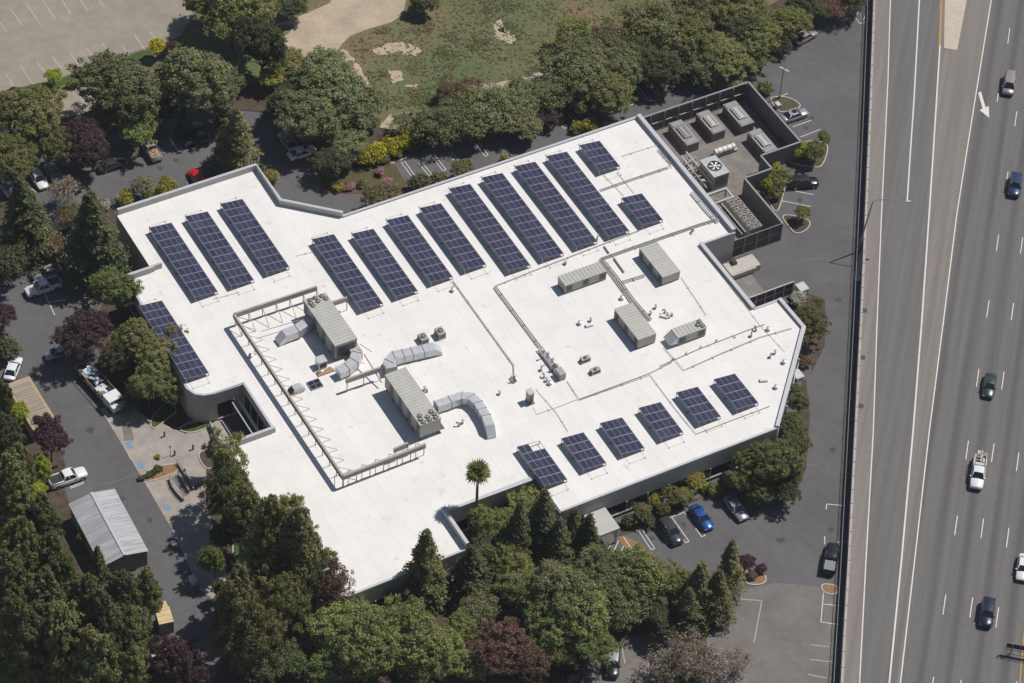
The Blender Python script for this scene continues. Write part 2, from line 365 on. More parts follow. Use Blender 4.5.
# field tufts (uncountable)
def tufts(poly, n, size, name, leafmat, label, hmax=.12):
    xs = [p[0] for p in poly]; ys = [p[1] for p in poly]
    def inside(x, y):
        c = False; k = len(poly)
        for i in range(k):
            x1, y1 = poly[i]; x2, y2 = poly[(i+1) % k]
            if (y1 > y) != (y2 > y) and x < (x2-x1)*(y-y1)/(y2-y1)+x1: c = not c
        return c
    mb = MB(); cnt = 0
    cl = [(random.uniform(min(xs), max(xs)), random.uniform(min(ys), max(ys)), random.uniform(4, 30)) for _ in range(int(n/45))]
    while cnt < n:
        if random.random() < .75:
            c = random.choice(cl); x = random.gauss(c[0], c[2]*.5); y = random.gauss(c[1], c[2]*.3)
        else: x = random.uniform(min(xs), max(xs)); y = random.uniform(min(ys), max(ys))
        if not inside(x, y): cnt += .2; continue
        p = G(x, y, 0); s_ = size*random.uniform(.5, 1.4); a = random.uniform(0, PI)
        for k in range(2):
            aa = a+k*PI/2; dx, dy = math.cos(aa)*s_/2, math.sin(aa)*s_/2; h = random.uniform(.08, hmax); lx, ly = random.uniform(-.4, .4), random.uniform(-.4, .4)
            mb.add([(p[0]-dx, p[1]-dy, -.03), (p[0]+dx, p[1]+dy, -.03), (p[0]+dx*.6+lx, p[1]+dy*.6+ly, h), (p[0]-dx*.6+lx, p[1]-dy*.6+ly, h)], [(0, 1, 2, 3)])
        cnt += 1
    o = mb.build(name, leafmat); tag(o, label, 'grass', kind='stuff'); return o
FIELD = [(410,-5),(700,-10),(700,30),(600,70),(556,64),(500,82),(440,100),(384,112),(374,90),(350,48),(352,38),(405,20)]
LEAF['grassg'] = leaf_mat('field grass green', (.15, .175, .065), var=.25); LEAF['grassb'] = leaf_mat('field grass dry', (.24, .19, .11), var=.25)
tufts(FIELD, 2200, .45, 'field_grass', LEAF['grassg'], 'rough green grass growing in clumps across the open field')
tufts(FIELD, 2000, .3, 'dry_grass', LEAF['grassb'], 'dry brown weeds growing in clumps across the open field')

# planting beds, islands, plaza
def bed(name, poly, matn='soil', kerb='kerb', kw=.16, h=.12, z=0, closed=True):
    q = [np.array(p) for p in PP(poly)]
    if name in ('island', 'planter', 'lawn'):
        for _ in range(2): q = [w_ for i in range(len(q)) for w_ in (q[i]*.75+q[(i+1) % len(q)]*.25, q[i]*.25+q[(i+1) % len(q)]*.75)]
    mb = MB(); mb.prism([tuple(p) for p in q], z-.05, z+(h-.03 if kerb else .03), 0, bottom=False)
    if kerb: mb.wallstrip(q+[q[0]], kw, z-.05, z+h, 1)
    return struct(name, mb, [matn, kerb or matn])
bed('planting_bed', [(-80,398),(6,386),(20,420),(36,432),(62,452),(66,468),(64,486),(68,500),(92,560),(118,585),(148,606),(152,640),(140,690),(140,780),(-80,780)], kerb=None)
bed('planting_bed', [(-80,205),(0,196),(20,200),(60,262),(30,262),(0,268),(-80,290)], kerb=None)
bed('planting_bed', [(82,198),(112,200),(126,258),(140,300),(165,360),(190,400),(186,425),(150,432),(130,420),(118,400),(104,368),(92,330),(104,300),(96,262)], kerb=None)
bed('planting_bed', [(226,440),(240,468),(264,510),(343,604),(420,578),(470,556),(520,552),(572,560),(590,600),(585,660),(560,720),(560,780),(206,780),(206,700),(226,650),(238,610),(226,570),(208,520),(200,480),(206,450)], kerb=None)
bed('planting_bed', [(588,602),(640,598),(690,578),(730,572),(738,580),(732,596),(706,640),(690,700),(690,780),(660,780),(662,690),(674,640),(660,630),(640,636),(600,640),(584,662)], kerb=None)
bed('planting_bed', [(608,528),(640,518),(700,497),(760,468),(786,436),(800,400),(802,380),(806,380),(810,415),(806,470),(790,498),(770,490),(735,482),(690,504),(634,532),(615,538)], kerb=None)
bed('planting_bed', [(786,282),(800,290),(825,300),(825,345),(812,372),(806,330),(790,306)], kerb=None)
bed('planting_bed', [(320,186),(327,192),(345,193),(362,193),(388,206),(407,186),(396,166),(388,163),(360,158),(335,168),(322,176)], 'island_grass', kerb='red_kerb', kw=.12)
# hedge strip north of the lot
g = MB(); g.prism(PP([(-60,186),(30,150),(100,136),(150,122),(210,108),(262,112),(300,140),(330,166),(388,161),(407,155),(480,129),(560,102),(660,66),(760,44),(810,28),(850,-16),(820,-20),(760,10),(700,30),(640,50),(560,76),(480,102),(400,132),(340,120),(300,90),(240,80),(110,106),(40,125),(-60,160)]), -.1, .09)
struct('verge', g, 'soil')
bed('lawn_verge', [(-60,104),(25,88),(60,79),(100,64),(140,52),(180,40),(186,44),(142,60),(88,76),(60,86),(25,95),(-60,112)], 'lawn', kerb=None)
bed('island', [(770,98),(776,97),(786,97),(796,101),(802,107),(790,111),(780,113),(774,106)], 'island_grass')
bed('island', [(786,150),(806,141),(824,142),(829,148),(822,168),(812,167),(795,165),(782,158)], 'island_grass')
bed('island', [(758,172),(770,168),(783,176),(786,182),(782,200),(777,214),(770,205),(762,190)], 'soil')
bed('island', [(781,216),(790,215),(806,219),(811,223),(807,230),(796,235),(788,226)], 'soil')
bed('island', [(745,572),(755,570),(764,574),(767,580),(762,585),(748,585),(744,579)], 'tan_paint')
bed('island', [(822,584),(834,585),(839,589),(836,595),(826,594),(821,589)], 'tan_paint')
bed('island', [(857,266),(861,250),(864,252),(863,281),(853,281)], 'kerb')
g = MB(); g.prism(PP([(100,409),(124,402),(150,420),(165,425),(186,434),(222,418),(240,440),(226,452),(206,470),(206,500),(222,560),(238,610),(236,628),(225,622),(214,600),(200,590),(186,560),(172,530),(150,492),(128,455),(110,425)]), -.1, .05)
struct('plaza', g, 'concrete')
bed('lawn', [(164,405),(170,400),(178,412),(168,418),(160,426),(152,430),(150,420)], 'lawn', z=.05)
bed('lawn', [(178,430),(186,424),(206,420),(220,416),(219,421),(206,429),(190,434)], 'lawn', z=.05)
bed('planter', [(140,478),(150,470),(163,466),(174,464),(179,468),(176,473),(163,478),(150,482)], 'tan_paint', z=.05)
bed('planter', [(197,454),(207,450),(216,446),(222,452),(212,470),(204,468)], 'soil', z=.05)
bed('lawn', [(234,540),(250,548),(258,566),(246,572),(232,556)], 'lawn')
g = MB(); g.sheet(PP([(171,478),(178,473),(190,494),(184,497)], .05), .056); g.sheet(PP([(122,425),(124,441),(134,440),(131,425)], .05), .056)
struct('walkway', g, 'old_asphalt')

# ------------------------------------------------------------------ painted markings
mk = MB()
def seg(ox, oy, sc, lst, w=.13, z=.016, mb=None, twin=False, zz=0):
    for x1, y1, x2, y2 in lst:
        a = G(ox+x1/sc, oy+y1/sc, zz); b = G(ox+x2/sc, oy+y2/sc, zz)
        if twin:
            d = np.array(b[:2])-np.array(a[:2]); L = np.linalg.norm(d); d /= L; n = np.array([-d[1], d[0]])*.28
            A, B = np.array(a[:2]), np.array(b[:2])
            (mb or mk).strip([A+n, B+n], w, z); (mb or mk).strip([A-n, B-n], w, z)
            (mb or mk).strip([B+n*1.2+d*.1, B-n*1.2+d*.1], w, z)
        else: (mb or mk).strip([a, b], w, z)
seg(560, 440, 5.12, [(412,462,474,556),(566,402,650,520),(646,366,732,490)], twin=True)
seg(560, 440, 5.12, [(490,435,555,530),(375,472,662,360),(325,497,415,625),(215,545,190,600),(262,527,210,640),(300,515,250,625),(325,545,285,640),(352,560,310,655),(378,590,345,650),(270,672,352,645),(860,290,930,395)])
seg(380, 60, 5.69, [(130,578,205,682),(228,585,285,652),(295,535,365,625),(395,525,435,575),(555,475,605,542)], twin=True)
seg(380, 60, 5.69, [(40,600,100,680),(40,597,165,550)])
seg(540, 20, 5.69, [(85,543,145,612),(170,535,218,590),(268,520,300,560),(478,430,522,480),(554,388,604,450),(628,358,678,428),(706,340,750,398)], twin=True)
seg(700, 0, 5.69, [(780,105,835,160)], twin=True)
seg(700, 0, 5.69, [(830,30,910,135),(910,135,975,115),(945,80,930,115),(900,60,890,100),(870,40,865,70),(965,60,960,110)])
seg(100, 90, 6.38, [(440,300,490,380),(375,360,410,405),(587,300,600,345),(740,210,775,280),(765,215,805,290),(550,575,582,632)])
seg(100, 90, 6.38, [(675,270,690,315)], twin=True)
seg(690, 60, 5.12, [(525,343,622,308),(565,395,668,355),(430,205,500,170)])
seg(690, 170, 5.12, [(490,98,635,127),(470,158,620,187)])
seg(800, 500, 3.73, [(97,35,100,15),(100,15,170,22),(92,135,92,165),(140,157,168,157),(90,320,78,455),(78,455,145,465),(85,388,150,395)])
seg(0, 140, 6.38, [(200,310,235,335)]); seg(50, 450, 6.38, [(125,238,215,203),(130,245,218,212)])
seg(0, 240, 6.38, [(300,400,420,380),(280,330,350,480)])
struct('parking_lines', mk, 'lot_paint')
st = MB()
for x, y, r in [(640,532,.5),(684,524,.45),(652,538,.4),(600,552,.5),(812,118,.5),(806,128,.4),(800,200,.45),(160,168,.5),(176,160,.5),(100,300,.6),(60,330,.5),(90,430,.6),(120,500,.7),(150,520,.5),(420,165,.4),(448,160,.4),(566,122,.4),(640,94,.4),(831,530,.5),(826,610,.4),(780,540,.6),(770,420,.5) if 0 else (832,450,.5),(838,300,.5),(190,560,.5),(195,640,.6),(300,186,.5),(140,178,.5)]:
    p = G(x, y, 0); st.sheet([(p[0]+math.cos(a*PI/6)*r*random.uniform(.6, 1.3), p[1]+math.sin(a*PI/6)*r*random.uniform(.6, 1.5)) for a in range(12)], .008)
struct('oil_stains', st, mat('oil stain', (.062, .058, .056), .8))
tar = MB()
for pts in ([(72,260),(88,300),(104,345),(120,392),(150,470),(176,520)],[(120,392),(98,404),(84,410)],[(150,470),(120,480),(96,486)],[(690,66),(760,72),(830,60)],[(800,260),(835,258)],[(760,470),(836,462)]):
    q = []
    for k in range(len(pts)-1):
        for m_ in range(5): t_ = m_/5; q.append(G(pts[k][0]*(1-t_)+pts[k+1][0]*t_+random.uniform(-.7, .7), pts[k][1]*(1-t_)+pts[k+1][1]*t_+random.uniform(-.7, .7))[:2])
    tar.strip(q, .11, .010)
struct('pavement_cracks', tar, mat('sealed crack', (.17, .16, .15), .8))
mk2 = MB()
seg(0, 0, 3.796, [(0,85,25,122),(40,35,85,95),(100,15,152,90),(163,0,210,75),(235,0,270,55),(305,0,335,45),(375,0,395,25),(25,285,55,335),(78,250,125,320),(140,235,190,300),(200,215,235,265),(265,200,300,250),(330,180,360,235),(390,165,435,240),(465,175,495,220),(510,130,550,190),(570,120,590,150),(635,100,665,145),(225,340,250,385),(280,335,330,405)], w=.2, mb=mk2)
seg(800, 500, 3.73, [(40,540,110,548),(35,595,130,605),(30,650,100,665)], w=.14, mb=mk2, z=.022)
seg(680, 490, 3.54, [(290,390,262,540),(200,385,290,392)], w=.14, mb=mk2, z=.022)
seg(560, 560, 5.555, [(340,470,362,575),(490,500,490,640)], w=.14, mb=mk2, z=.022)
seg(110, 400, 6.38, [(115,345,300,270),(130,380,320,305),(115,345,130,380),(150,330,185,362),(200,312,235,342),(250,292,285,322)], w=.12, mb=mk2, z=.058)
seg(0, 140, 1, [], mb=mk2)
for a, b in (((58,245),(62,262)), ((98,385),(105,408))):
    pass
struct('faded_parking_lines', mk2, 'old_paint')
mk = MB(); mk.sheet(PP([(617,536),(622,535),(640,543),(646,548),(642,560),(636,555),(622,545)]), .012); struct('tan_floor_marking', mk, 'tan_paint')
mk = MB()
for x, y in ((129, 446), (140, 466), (166, 508)):
    q = PP([(x-4,y-3), (x+2,y-4), (x+5,y+1), (x-1,y+3)], .05); mk.sheet(q, .057)
struct('accessible_parking_symbols', mk, 'blue_paint')

# ------------------------------------------------------------------ freeway
def fwz(pts): return [G(x, y, FZ)[:2] for x, y in pts]
edge = [(876,-60),(874.5,0),(870.5,110),(866,215),(861,325),(855.5,435),(849,560),(842,683),(838,760)]
far = [FO+FW*70+FD*l for l in (-160, 260)]
fe = [G(x, y, FZ+.8)[:2] for x, y in edge]
g = MB(); g.prism([*[tuple(p) for p in fe[::-1]], tuple(fe[0]+0*far[0]) if 0 else (fe[0][0]+40, fe[0][1]+200), tuple(far[1]), tuple(far[0]), (fe[-1][0]-10, fe[-1][1]-60)], -.3, FZ-.01)
struct('freeway', g, 'freeway')
W1 = fwz([(891.5,-60),(890.4,0),(888,80),(881.5,215),(877,325),(873.3,432),(866,560),(859.6,683),(856,760)])
W3 = fwz([(943.8,-60),(941.9,0),(940,45),(934,140),(929.3,212),(921.5,325),(913,432),(901.5,560),(889.3,683),(881.5,760)])
W4 = fwz([(1004,-60),(991.3,0),(975,100),(957,213),(943,325),(929.2,432),(914.7,560),(900.4,683),(891,760)])
g = MB(); g.sheet([*fe, *W1[::-1]], FZ); g.sheet([*W3[:7], *W4[:7][::-1]], FZ); g.sheet([*W3[6:], *W4[6:][::-1]], FZ)
struct('freeway_shoulder', g, 'shoulder')
g = MB()
g.strip(W1, .16, FZ+.008); g.strip(fwz([(921.5,-60),(919.4,0),(914,100),(909.5,165),(907.2,201)]), .21, FZ+.008)
g.strip(fwz([(940,45),(934,140),(929.3,212),(921.5,325),(913,432),(901.5,560),(889.3,683),(881.5,760)]), .23, FZ+.008); g.strip(W4, .17, FZ+.008)
offs = {0: 0.0, 1: .3905, 2: -.4463+14.63}
for ln in (0, 1, 2, 3, 4):
    for i in range(-3, 15):
        if ln == 0 and i > 8: continue
        o = offs.get(ln, 2.0)
        a = FO+FW*3.66*ln+FD*(14.63*i+o); b = a-FD*3.66
        g.strip([a, b], .13, FZ+.008)
for a, b in (((1009.8, 28.1), (1007.7, 43.9)), ((999.3, 87), (997, 102))):
    g.strip([G(*a, FZ), G(*b, FZ)], .13, FZ+.008)
g.sheet(fwz([(978.2,92.8),(981,91.6),(985.6,107.3),(988.8,106),(989.2,117.8),(979.4,110),(982.6,108.6)]), FZ+.008)
struct('lane_markings', g, 'paint')
g = MB(); g.strip(fwz([(943,-60),(941.3,0),(939.5,45)]), .3, FZ+.009); g.strip(fwz([(1024.5,630),(1022.4,653),(1019.8,683),(1015,740)]), .18, FZ+.009)
struct('orange_lane_markings', g, 'orange_paint')
g = MB(); g.prism(fwz([(945.8,-60),(944.7,0),(943.9,48.3),(957,50.5),(962,25),(966.7,0),(977,-60)]), FZ-.05, FZ+.07); struct('gore_island', g, 'gore')
# barrier on the retaining wall
g = MB()
g.wallstrip(fe, .34, -.2, FZ+.8)
b_ = g.build('wall', 'barrier')
r_ = thing('freeway_barrier', 'long concrete barrier wall along the left edge of the freeway', 'barrier wall'); b_.parent = r_
g = MB()
for i in range(len(fe)-1):
    a, b = np.array(fe[i]), np.array(fe[i+1]); n = int(np.linalg.norm(b-a)/2.6)
    for k in range(n):
        p = a+(b-a)*k/n; g = MB(); g.box((p[0], p[1], FZ+.84), (.46, .10, .08), AF+PI/2); g.build('joint_clamp', 'fence_metal', r_)
r_ = thing('chain_link_fence', 'low steel mesh fence standing beside the freeway retaining wall', 'fence')
g = MB(); fp = [np.array(p)-FW*1.0 for p in fe]
g.tube([(*p, 1.25) for p in fp], .04); g.tube([(*p, .1) for p in fp], .03)
for z in (.3, .5, .7, .9, 1.1): g.tube([(*p, z) for p in fp], .012, 4)
g.build('rail', 'fence_metal', r_)
g = MB()
for i in range(len(fp)-1):
    n = int(np.linalg.norm(fp[i+1]-fp[i])/3)
    for k in range(n):
        p = fp[i]+(fp[i+1]-fp[i])*k/n; g.cyl((*p, 0), .035, 1.28, 6)
g.build('post', 'fence_metal', r_)
for i, (x, y) in enumerate(((864.7,310.5),(862.7,357.5),(861,406),(866,262))):
    if i == 3: continue
    p = G(x, y, FZ); t = thing('drain_grate', f'dark square drain grate on the freeway shoulder, {ORD[i]} from the top', 'drain', p, AF-PI/2, 'drain grates on the shoulder')
    g = MB(); g.box((0, 0, .012), (.6, .75, .03)); g.build('grate', 'trim', t)
    g = MB()
    for k in (-1, 1): g.box((k*.34, 0, .015), (.07, .9, .04)); g.box((0, k*.415, .015), (.61, .07, .04))
    for k in range(-2, 3): g.box((k*.11, 0, .035), (.03, .74, .02))
    g.build('rim', 'unit_dark', t)
# cantilever sign gantry (its left end reaches into the frame)
p0 = G(1007, 644, FZ+2.0); p = (p0[0]+FW[0]*5, p0[1]+FW[1]*5, FZ)
t = thing('roadside_sign', 'dark sign with a thin rail frame seen from behind at the bottom right edge', 'sign', p, AF-PI/2)
g = MB(); g.box((-2.5, .1, 1.75), (4.9, .1, 1.0)); g.build('sign_panel', 'sign_back', t)
g = MB()
for zz in (1.1, 2.45): g.tube([(-5, -.12, zz), (1, -.12, zz)], .05)
for k in range(4): g.tube([(-5+k*1.9, -.12, 1.1), (-5+k*1.9, -.12, 2.45)], .04, 5)
g.tube([(-5, -.7, .9), (1, -.7, .9)], .04, 5)
for k in range(4): g.tube([(-5+k*1.9, -.7, .9), (-5+k*1.9, -.12, 1.1)], .03, 5)
g.build('frame', 'fence_metal', t)
for x in (-4.2, -.6): g = MB(); g.cyl((x, 0, 0), .09, 2.4, 8); g.build('post', 'fence_metal', t)
# lamps
def lamp(name, label, base, pts, heads, r=.09, cat='street lamp'):
    t = thing(name, label, cat, base)
    g = MB(); g.tube([(0, 0, 0), (0, 0, .6)], .22, 8); g.tube(pts, r, 8); g.build('pole', 'fence_metal', t)
    for (x, y, z, rz) in heads:
        g = MB(); g.box((x, y, z), (.75, .32, .16), rz); g.box((x, y, z-.09), (.5, .22, .05), rz); g.build('lamp_head', 'kerb', t)
p = G(779.5, 98, .1)
lamp('lot_lamp', 'dark twin headed lamp pole on the kerbed island by the silver car', p, [(0,0,.5),(0,0,5.9),(.1,0,6.05)], [(-.35,.25,6.1,2.6),(.5,-.25,6.05,-.5)])
p = G(857.8, 252, 0)
a_ = np.array(G(907, 201.3, 11.2))-np.array(p)
lamp('freeway_lamp', 'tall thin lamp post with a long arm reaching over the freeway', p, [(0,0,.5),(.5,.25,6),(.95,.45,10.2),(1.3,.5,10.6),(3.4,a_[1]*.5+.3,11.1),(a_[0],a_[1],11.2)], [(a_[0]+.2,a_[1],11.18,.05)], r=[.14,.12,.09,.07,.06,.05])

# ------------------------------------------------------------------ building
OUT = [(40.4,-18.9),(40.4,4.3),(31.7,4.3),(25.3,11.4),(25.3,63),(-3.7,63),(-3.7,57.1),(-18.5,57.1),(-18.5,61.6),(-25.3,61.7),(-40.4,47.6),(-40.4,12.1),(-33.4,12.1),(-33.4,-2.2),(-40.6,-2.2),(-40.8,-20.5),(-39.8,-22.6),(-38,-23.6),(-9.4,-24),(-9.4,-16.7),(.6,-16.7),(.6,-21.2),(.9,-22.6),(1.7,-23.7),(3.2,-24.3),(27.1,-23.0),(27.1,-18.9)]
BW = [UV(u, v)[:2] for u, v in OUT]
bt = thing('office_building', 'large single storey building with a stepped bright white flat roof', 'building', UV(0, 0))
OFF = UV(0, 0)
g = MB(); g.prism(BW, -.1, RZ-.02); g.build('wall', 'wall', bt, off=OFF)
def inset(poly, d):
    n = len(poly); a = sum(poly[i][0]*poly[(i+1)%n][1]-poly[(i+1)%n][0]*poly[i][1] for i in range(n)); s = 1 if a > 0 else -1
    out = []
    for i in range(n):
        p0, p1, p2 = (np.array(poly[j % n]) for j in (i-1, i, i+1))
        e1 = (p1-p0)/np.linalg.norm(p1-p0); e2 = (p2-p1)/np.linalg.norm(p2-p1)
        n1 = np.array([-e1[1], e1[0]])*s; n2 = np.array([-e2[1], e2[0]])*s
        m = n1+n2; m /= max(.3, float(m@n1)); out.append(tuple(p1+m*d))
    return out
g = MB(); g.prism(BW, RZ-.019, RZ+.05, 1, 0); g.build('roof', ['roof', 'wall_pale'], bt, off=OFF)
def parapet(i0, i1, h, w=.35, capm='coping', name='parapet', inward=.18):
    IN = inset(BW, inward); n = len(BW); pts = []
    i = i0
    while True:
        pts.append(IN[i % n])
        if i % n == i1 % n: break
        i += 1
    m = MB(); m.wallstrip(pts, w, RZ+.04, RZ+h, 0)
    p_ = m.build(name, 'wall_pale', bt, off=OFF)
    m = MB(); m.wallstrip(pts, w+.1, RZ+h+.002, RZ+h+.06, 0); m.build('coping', capm, p_, off=(0, 0, 0))
    for ch in p_.children:
        me = ch.data; me.transform(__import__('mathutils').Matrix.Translation((-OFF[0], -OFF[1], -OFF[2])))
parapet(0, 3, 1.05)
parapet(3, 4, .28, .3)
parapet(4, 5, .75, .55)
parapet(6, 7, .55, .5)
parapet(8, 10, .45, .45)
parapet(13, 14, 1.2, .4)
parapet(18, 19, 1.05)
parapet(25, 26, 1.05)
for a, b in ((10, 13), (14, 18), (19, 25), (5, 6), (7, 8)): parapet(a, b, .14, .25)
# parapet stub reaching onto the roof
g = MB(); g.wallstrip([UV(27.1,-18.9), UV(27.1,-17.4)], .35, RZ+.05, RZ+1.05); g.build('parapet', 'wall_pale', bt, off=OFF)
# windows and bands on the facades one can see
def windows(i0, i1, z0, z1, name='window', s0=.6, s1=.6, step=3.2, band=None):
    a, b = np.array(BW[i0]), np.array(BW[i1]); L = np.linalg.norm(b-a); d = (b-a)/L; rz = math.atan2(d[1], d[0])
    nn = np.array([d[1], -d[0]])
    if True:
        c = sum(np.array(p) for p in BW)/len(BW)
        # outward test by point-in-polygon
        q = (a+b)/2+nn*.3; ins = False; k = len(BW)
        for i in range(k):
            x1, y1 = BW[i]; x2, y2 = BW[(i+1) % k]
            if (y1 > q[1]) != (y2 > q[1]) and q[0] < (x2-x1)*(q[1]-y1)/(y2-y1)+x1: ins = not ins
        if ins: nn = -nn
    n = max(1, int((L-s0-s1)/step)); w = (L-s0-s1)/n
    for i in range(n):
        p = a+d*(s0+w*(i+.5))+nn*.02
        m = MB(); m.box((p[0], p[1], (z0+z1)/2), (w-.16, .08, z1-z0), rz); f = m.build('window', 'glass', bt, off=OFF)
        m = MB(); q = a+d*(s0+w*i)+nn*.05; m.box((q[0], q[1], (z0+z1)/2), (.12, .16, z1-z0), rz); m.box((p[0]+nn[0]*.06, p[1]+nn[1]*.06, z0-.05), (w, .22, .1), rz)
        fo = m.build('frame', 'coping', f); fo.data.transform(__import__('mathutils').Matrix.Translation((-OFF[0], -OFF[1], -OFF[2])))
windows(10, 11, .7, 2.6); windows(12, 13, .6, 2.7); windows(14, 15, .7, 2.6); windows(16, 18, .9, 3.2) if 0 else None
windows(19, 20, .4, 4.2, step=2.0); windows(20, 21, .5, 3.4, s0=1.5, s1=.4); windows(17, 18, .9, 3.2); windows(24, 25, 1.0, 3.2, s0=3)
windows(9, 10, 1, 3.2); windows(0, 26, 1, 3.2) if 0 else None
# lower inner canopy of the recessed court entrance
g = MB(); g.wallstrip([UV(-8.6,-17.6), UV(.2,-17.6)], .25, 3.0, 3.35); g.wallstrip([UV(-8.6,-18.6), UV(.2,-18.6)], .14, 3.0, 3.25); g.build('entrance_beam', 'coping', bt, off=OFF)
g = MB(); g.wallstrip([UV(-8.8,-23.4), UV(0,-22.2)], .12, .06, 1.1); g.build('entrance_rail', 'coping', bt, off=OFF)
# front entrance canopy
cp = [toUV(G(*q, 3.2)) for q in ((590.3,518),(606.9,512.3),(621.5,527.9),(592,539.6))]
u0, u1 = cp[2][0], -40.5; v0, v1 = cp[0][1]-.6, (cp[1][1]+cp[2][1])/2
t = thing('entrance_canopy', 'flat pale concrete canopy over the front door beside striped paving', 'canopy', UV((u0+u1)/2, (v0+v1)/2), AU)
L, W = abs(u1-u0)-.05, abs(v1-v0)
g = MB(); g.box((0, 0, 3.1), (L, W, .35)); g.build('slab', 'wall_pale', t)
for sx in (-1,):
    for sy in (-1, 1):
        g = MB(); g.cyl((sx*(L/2-.3), sy*(W/2-.3), 0), .16, 2.92, 10); g.build('column', 'wall_pale', t)
# loading dock canopy, ramp slab
def uvbox(pxs, z):
    q = [toUV(G(*p, z)) for p in pxs]; us = sorted(a for a, b in q); vs = sorted(b for a, b in q)
    return (us[0]+us[1])/2, (us[2]+us[3])/2, (vs[0]+vs[1])/2, (vs[2]+vs[3])/2
u0, u1, v0, v1 = uvbox([(721.5,265),(750,254.5),(759.4,264.8),(729.7,276)], 1.2)
t = thing('loading_dock', 'pale concrete loading dock platform in the notch behind the building', 'loading dock', UV((u0+u1)/2, (v0+v1)/2+.3), AU)
g = MB(); g.box((0, 0, .6), (u1-u0, v1-v0, 1.2)); g.build('platform', 'kerb', t)
g = MB(); g.box((-(u1-u0)/2-.12, .4, .9), (.22, v1-v0-1, .5)); g.build('bumper', 'kerb', t)
g = MB(); g.box((.8, 1.0, 1.45), (1.0, .7, .5)); g.build('dock_box', 'trim', t)
g = MB(); g.prism(PP([(733,279),(749,271),(764,290.6),(748.5,299)]), -.05, .03); struct('truck_ramp', g, 'yard_concrete')

# ------------------------------------------------------------------ solar arrays
P512 = lambda ox, oy, x, y: (ox+x/5.12, oy+y/5.12)
ARR = [
 ((161.1,300.4),(209.4,373.3),10,'long solar array partly hidden by trees at the left roof edge'),
 (P512(100,160,362,322),P512(100,260,605,162),10,'leftmost of three long solar arrays by the upper left roof corner'),
 (P512(100,160,547,261),P512(100,160,790,618),10,'middle of three long solar arrays by the upper left roof corner'),
 (P512(100,160,725,198),P512(100,160,972,550),10,'rightmost of three long solar arrays by the upper left roof corner'),
 (P512(290,180,222,277),P512(290,180,478,634),10,'ten row solar array nearest the steel screen, leftmost of the central line'),
 (P512(290,180,425,247),P512(290,180,655,572),9,'solar array second from left in the central line of seven'),
 (P512(290,180,603,180),P512(290,180,832,497),9,'solar array third from left in the central line of seven'),
 (P512(290,180,772,118),P512(290,180,1003,434),9,'solar array fourth from left in the central line, last of nine rows'),
 ((471.3,184.4),(529.0,265.0),12,'solar array fifth from left in the central line'),
 ((502.5,172.6),(563.3,254.0),12,'solar array third from right among the tall central arrays'),
 (P512(430,130,540,162),P512(430,130,855,572),12,'solar array second from right among the tall central arrays, bluish middle'),
 (P512(430,130,700,108),P512(430,130,1020,520),12,'rightmost of the tall central solar arrays'),
 (P512(430,130,868,55),P512(430,130,972,187),4,'small four row solar array near the upper right roof corner'),
 (P512(500,110,727,428),P512(500,110,832,562),4,'small solar array alone beside the tall arrays, left of the right parapet'),
 ((539.2,440.5),(567.2,479.9),5,'stepped solar array with one corner missing behind the roadside tree tops'),
 (P512(500,380,425,268),P512(500,380,545,425),4,'second from left of the short solar arrays along the front edge'),
 (P512(500,380,625,190),P512(500,380,738,350),4,'third from left of the short solar arrays along the front edge'),
 (P512(500,380,822,113),P512(500,380,937,268),4,'fourth from left of the short solar arrays along the front edge'),
 (P512(640,340,295,240),P512(640,340,413,392),4,'fifth from left of the short solar arrays along the front edge'),
 (P512(640,340,485,173),P512(640,340,606,322),4,'rightmost of the short solar arrays along the front edge')]
PW, PL, TILT = .912, 1.62, math.radians(8)
pm = MB(); pm.box((0, 0, 0), (PL-.05, PW-.03, .04), mi=1); pm.box((0, 0, .022), (PL-.13, PW-.085, .012), mi=0)
panel0 = None; LOW = .58
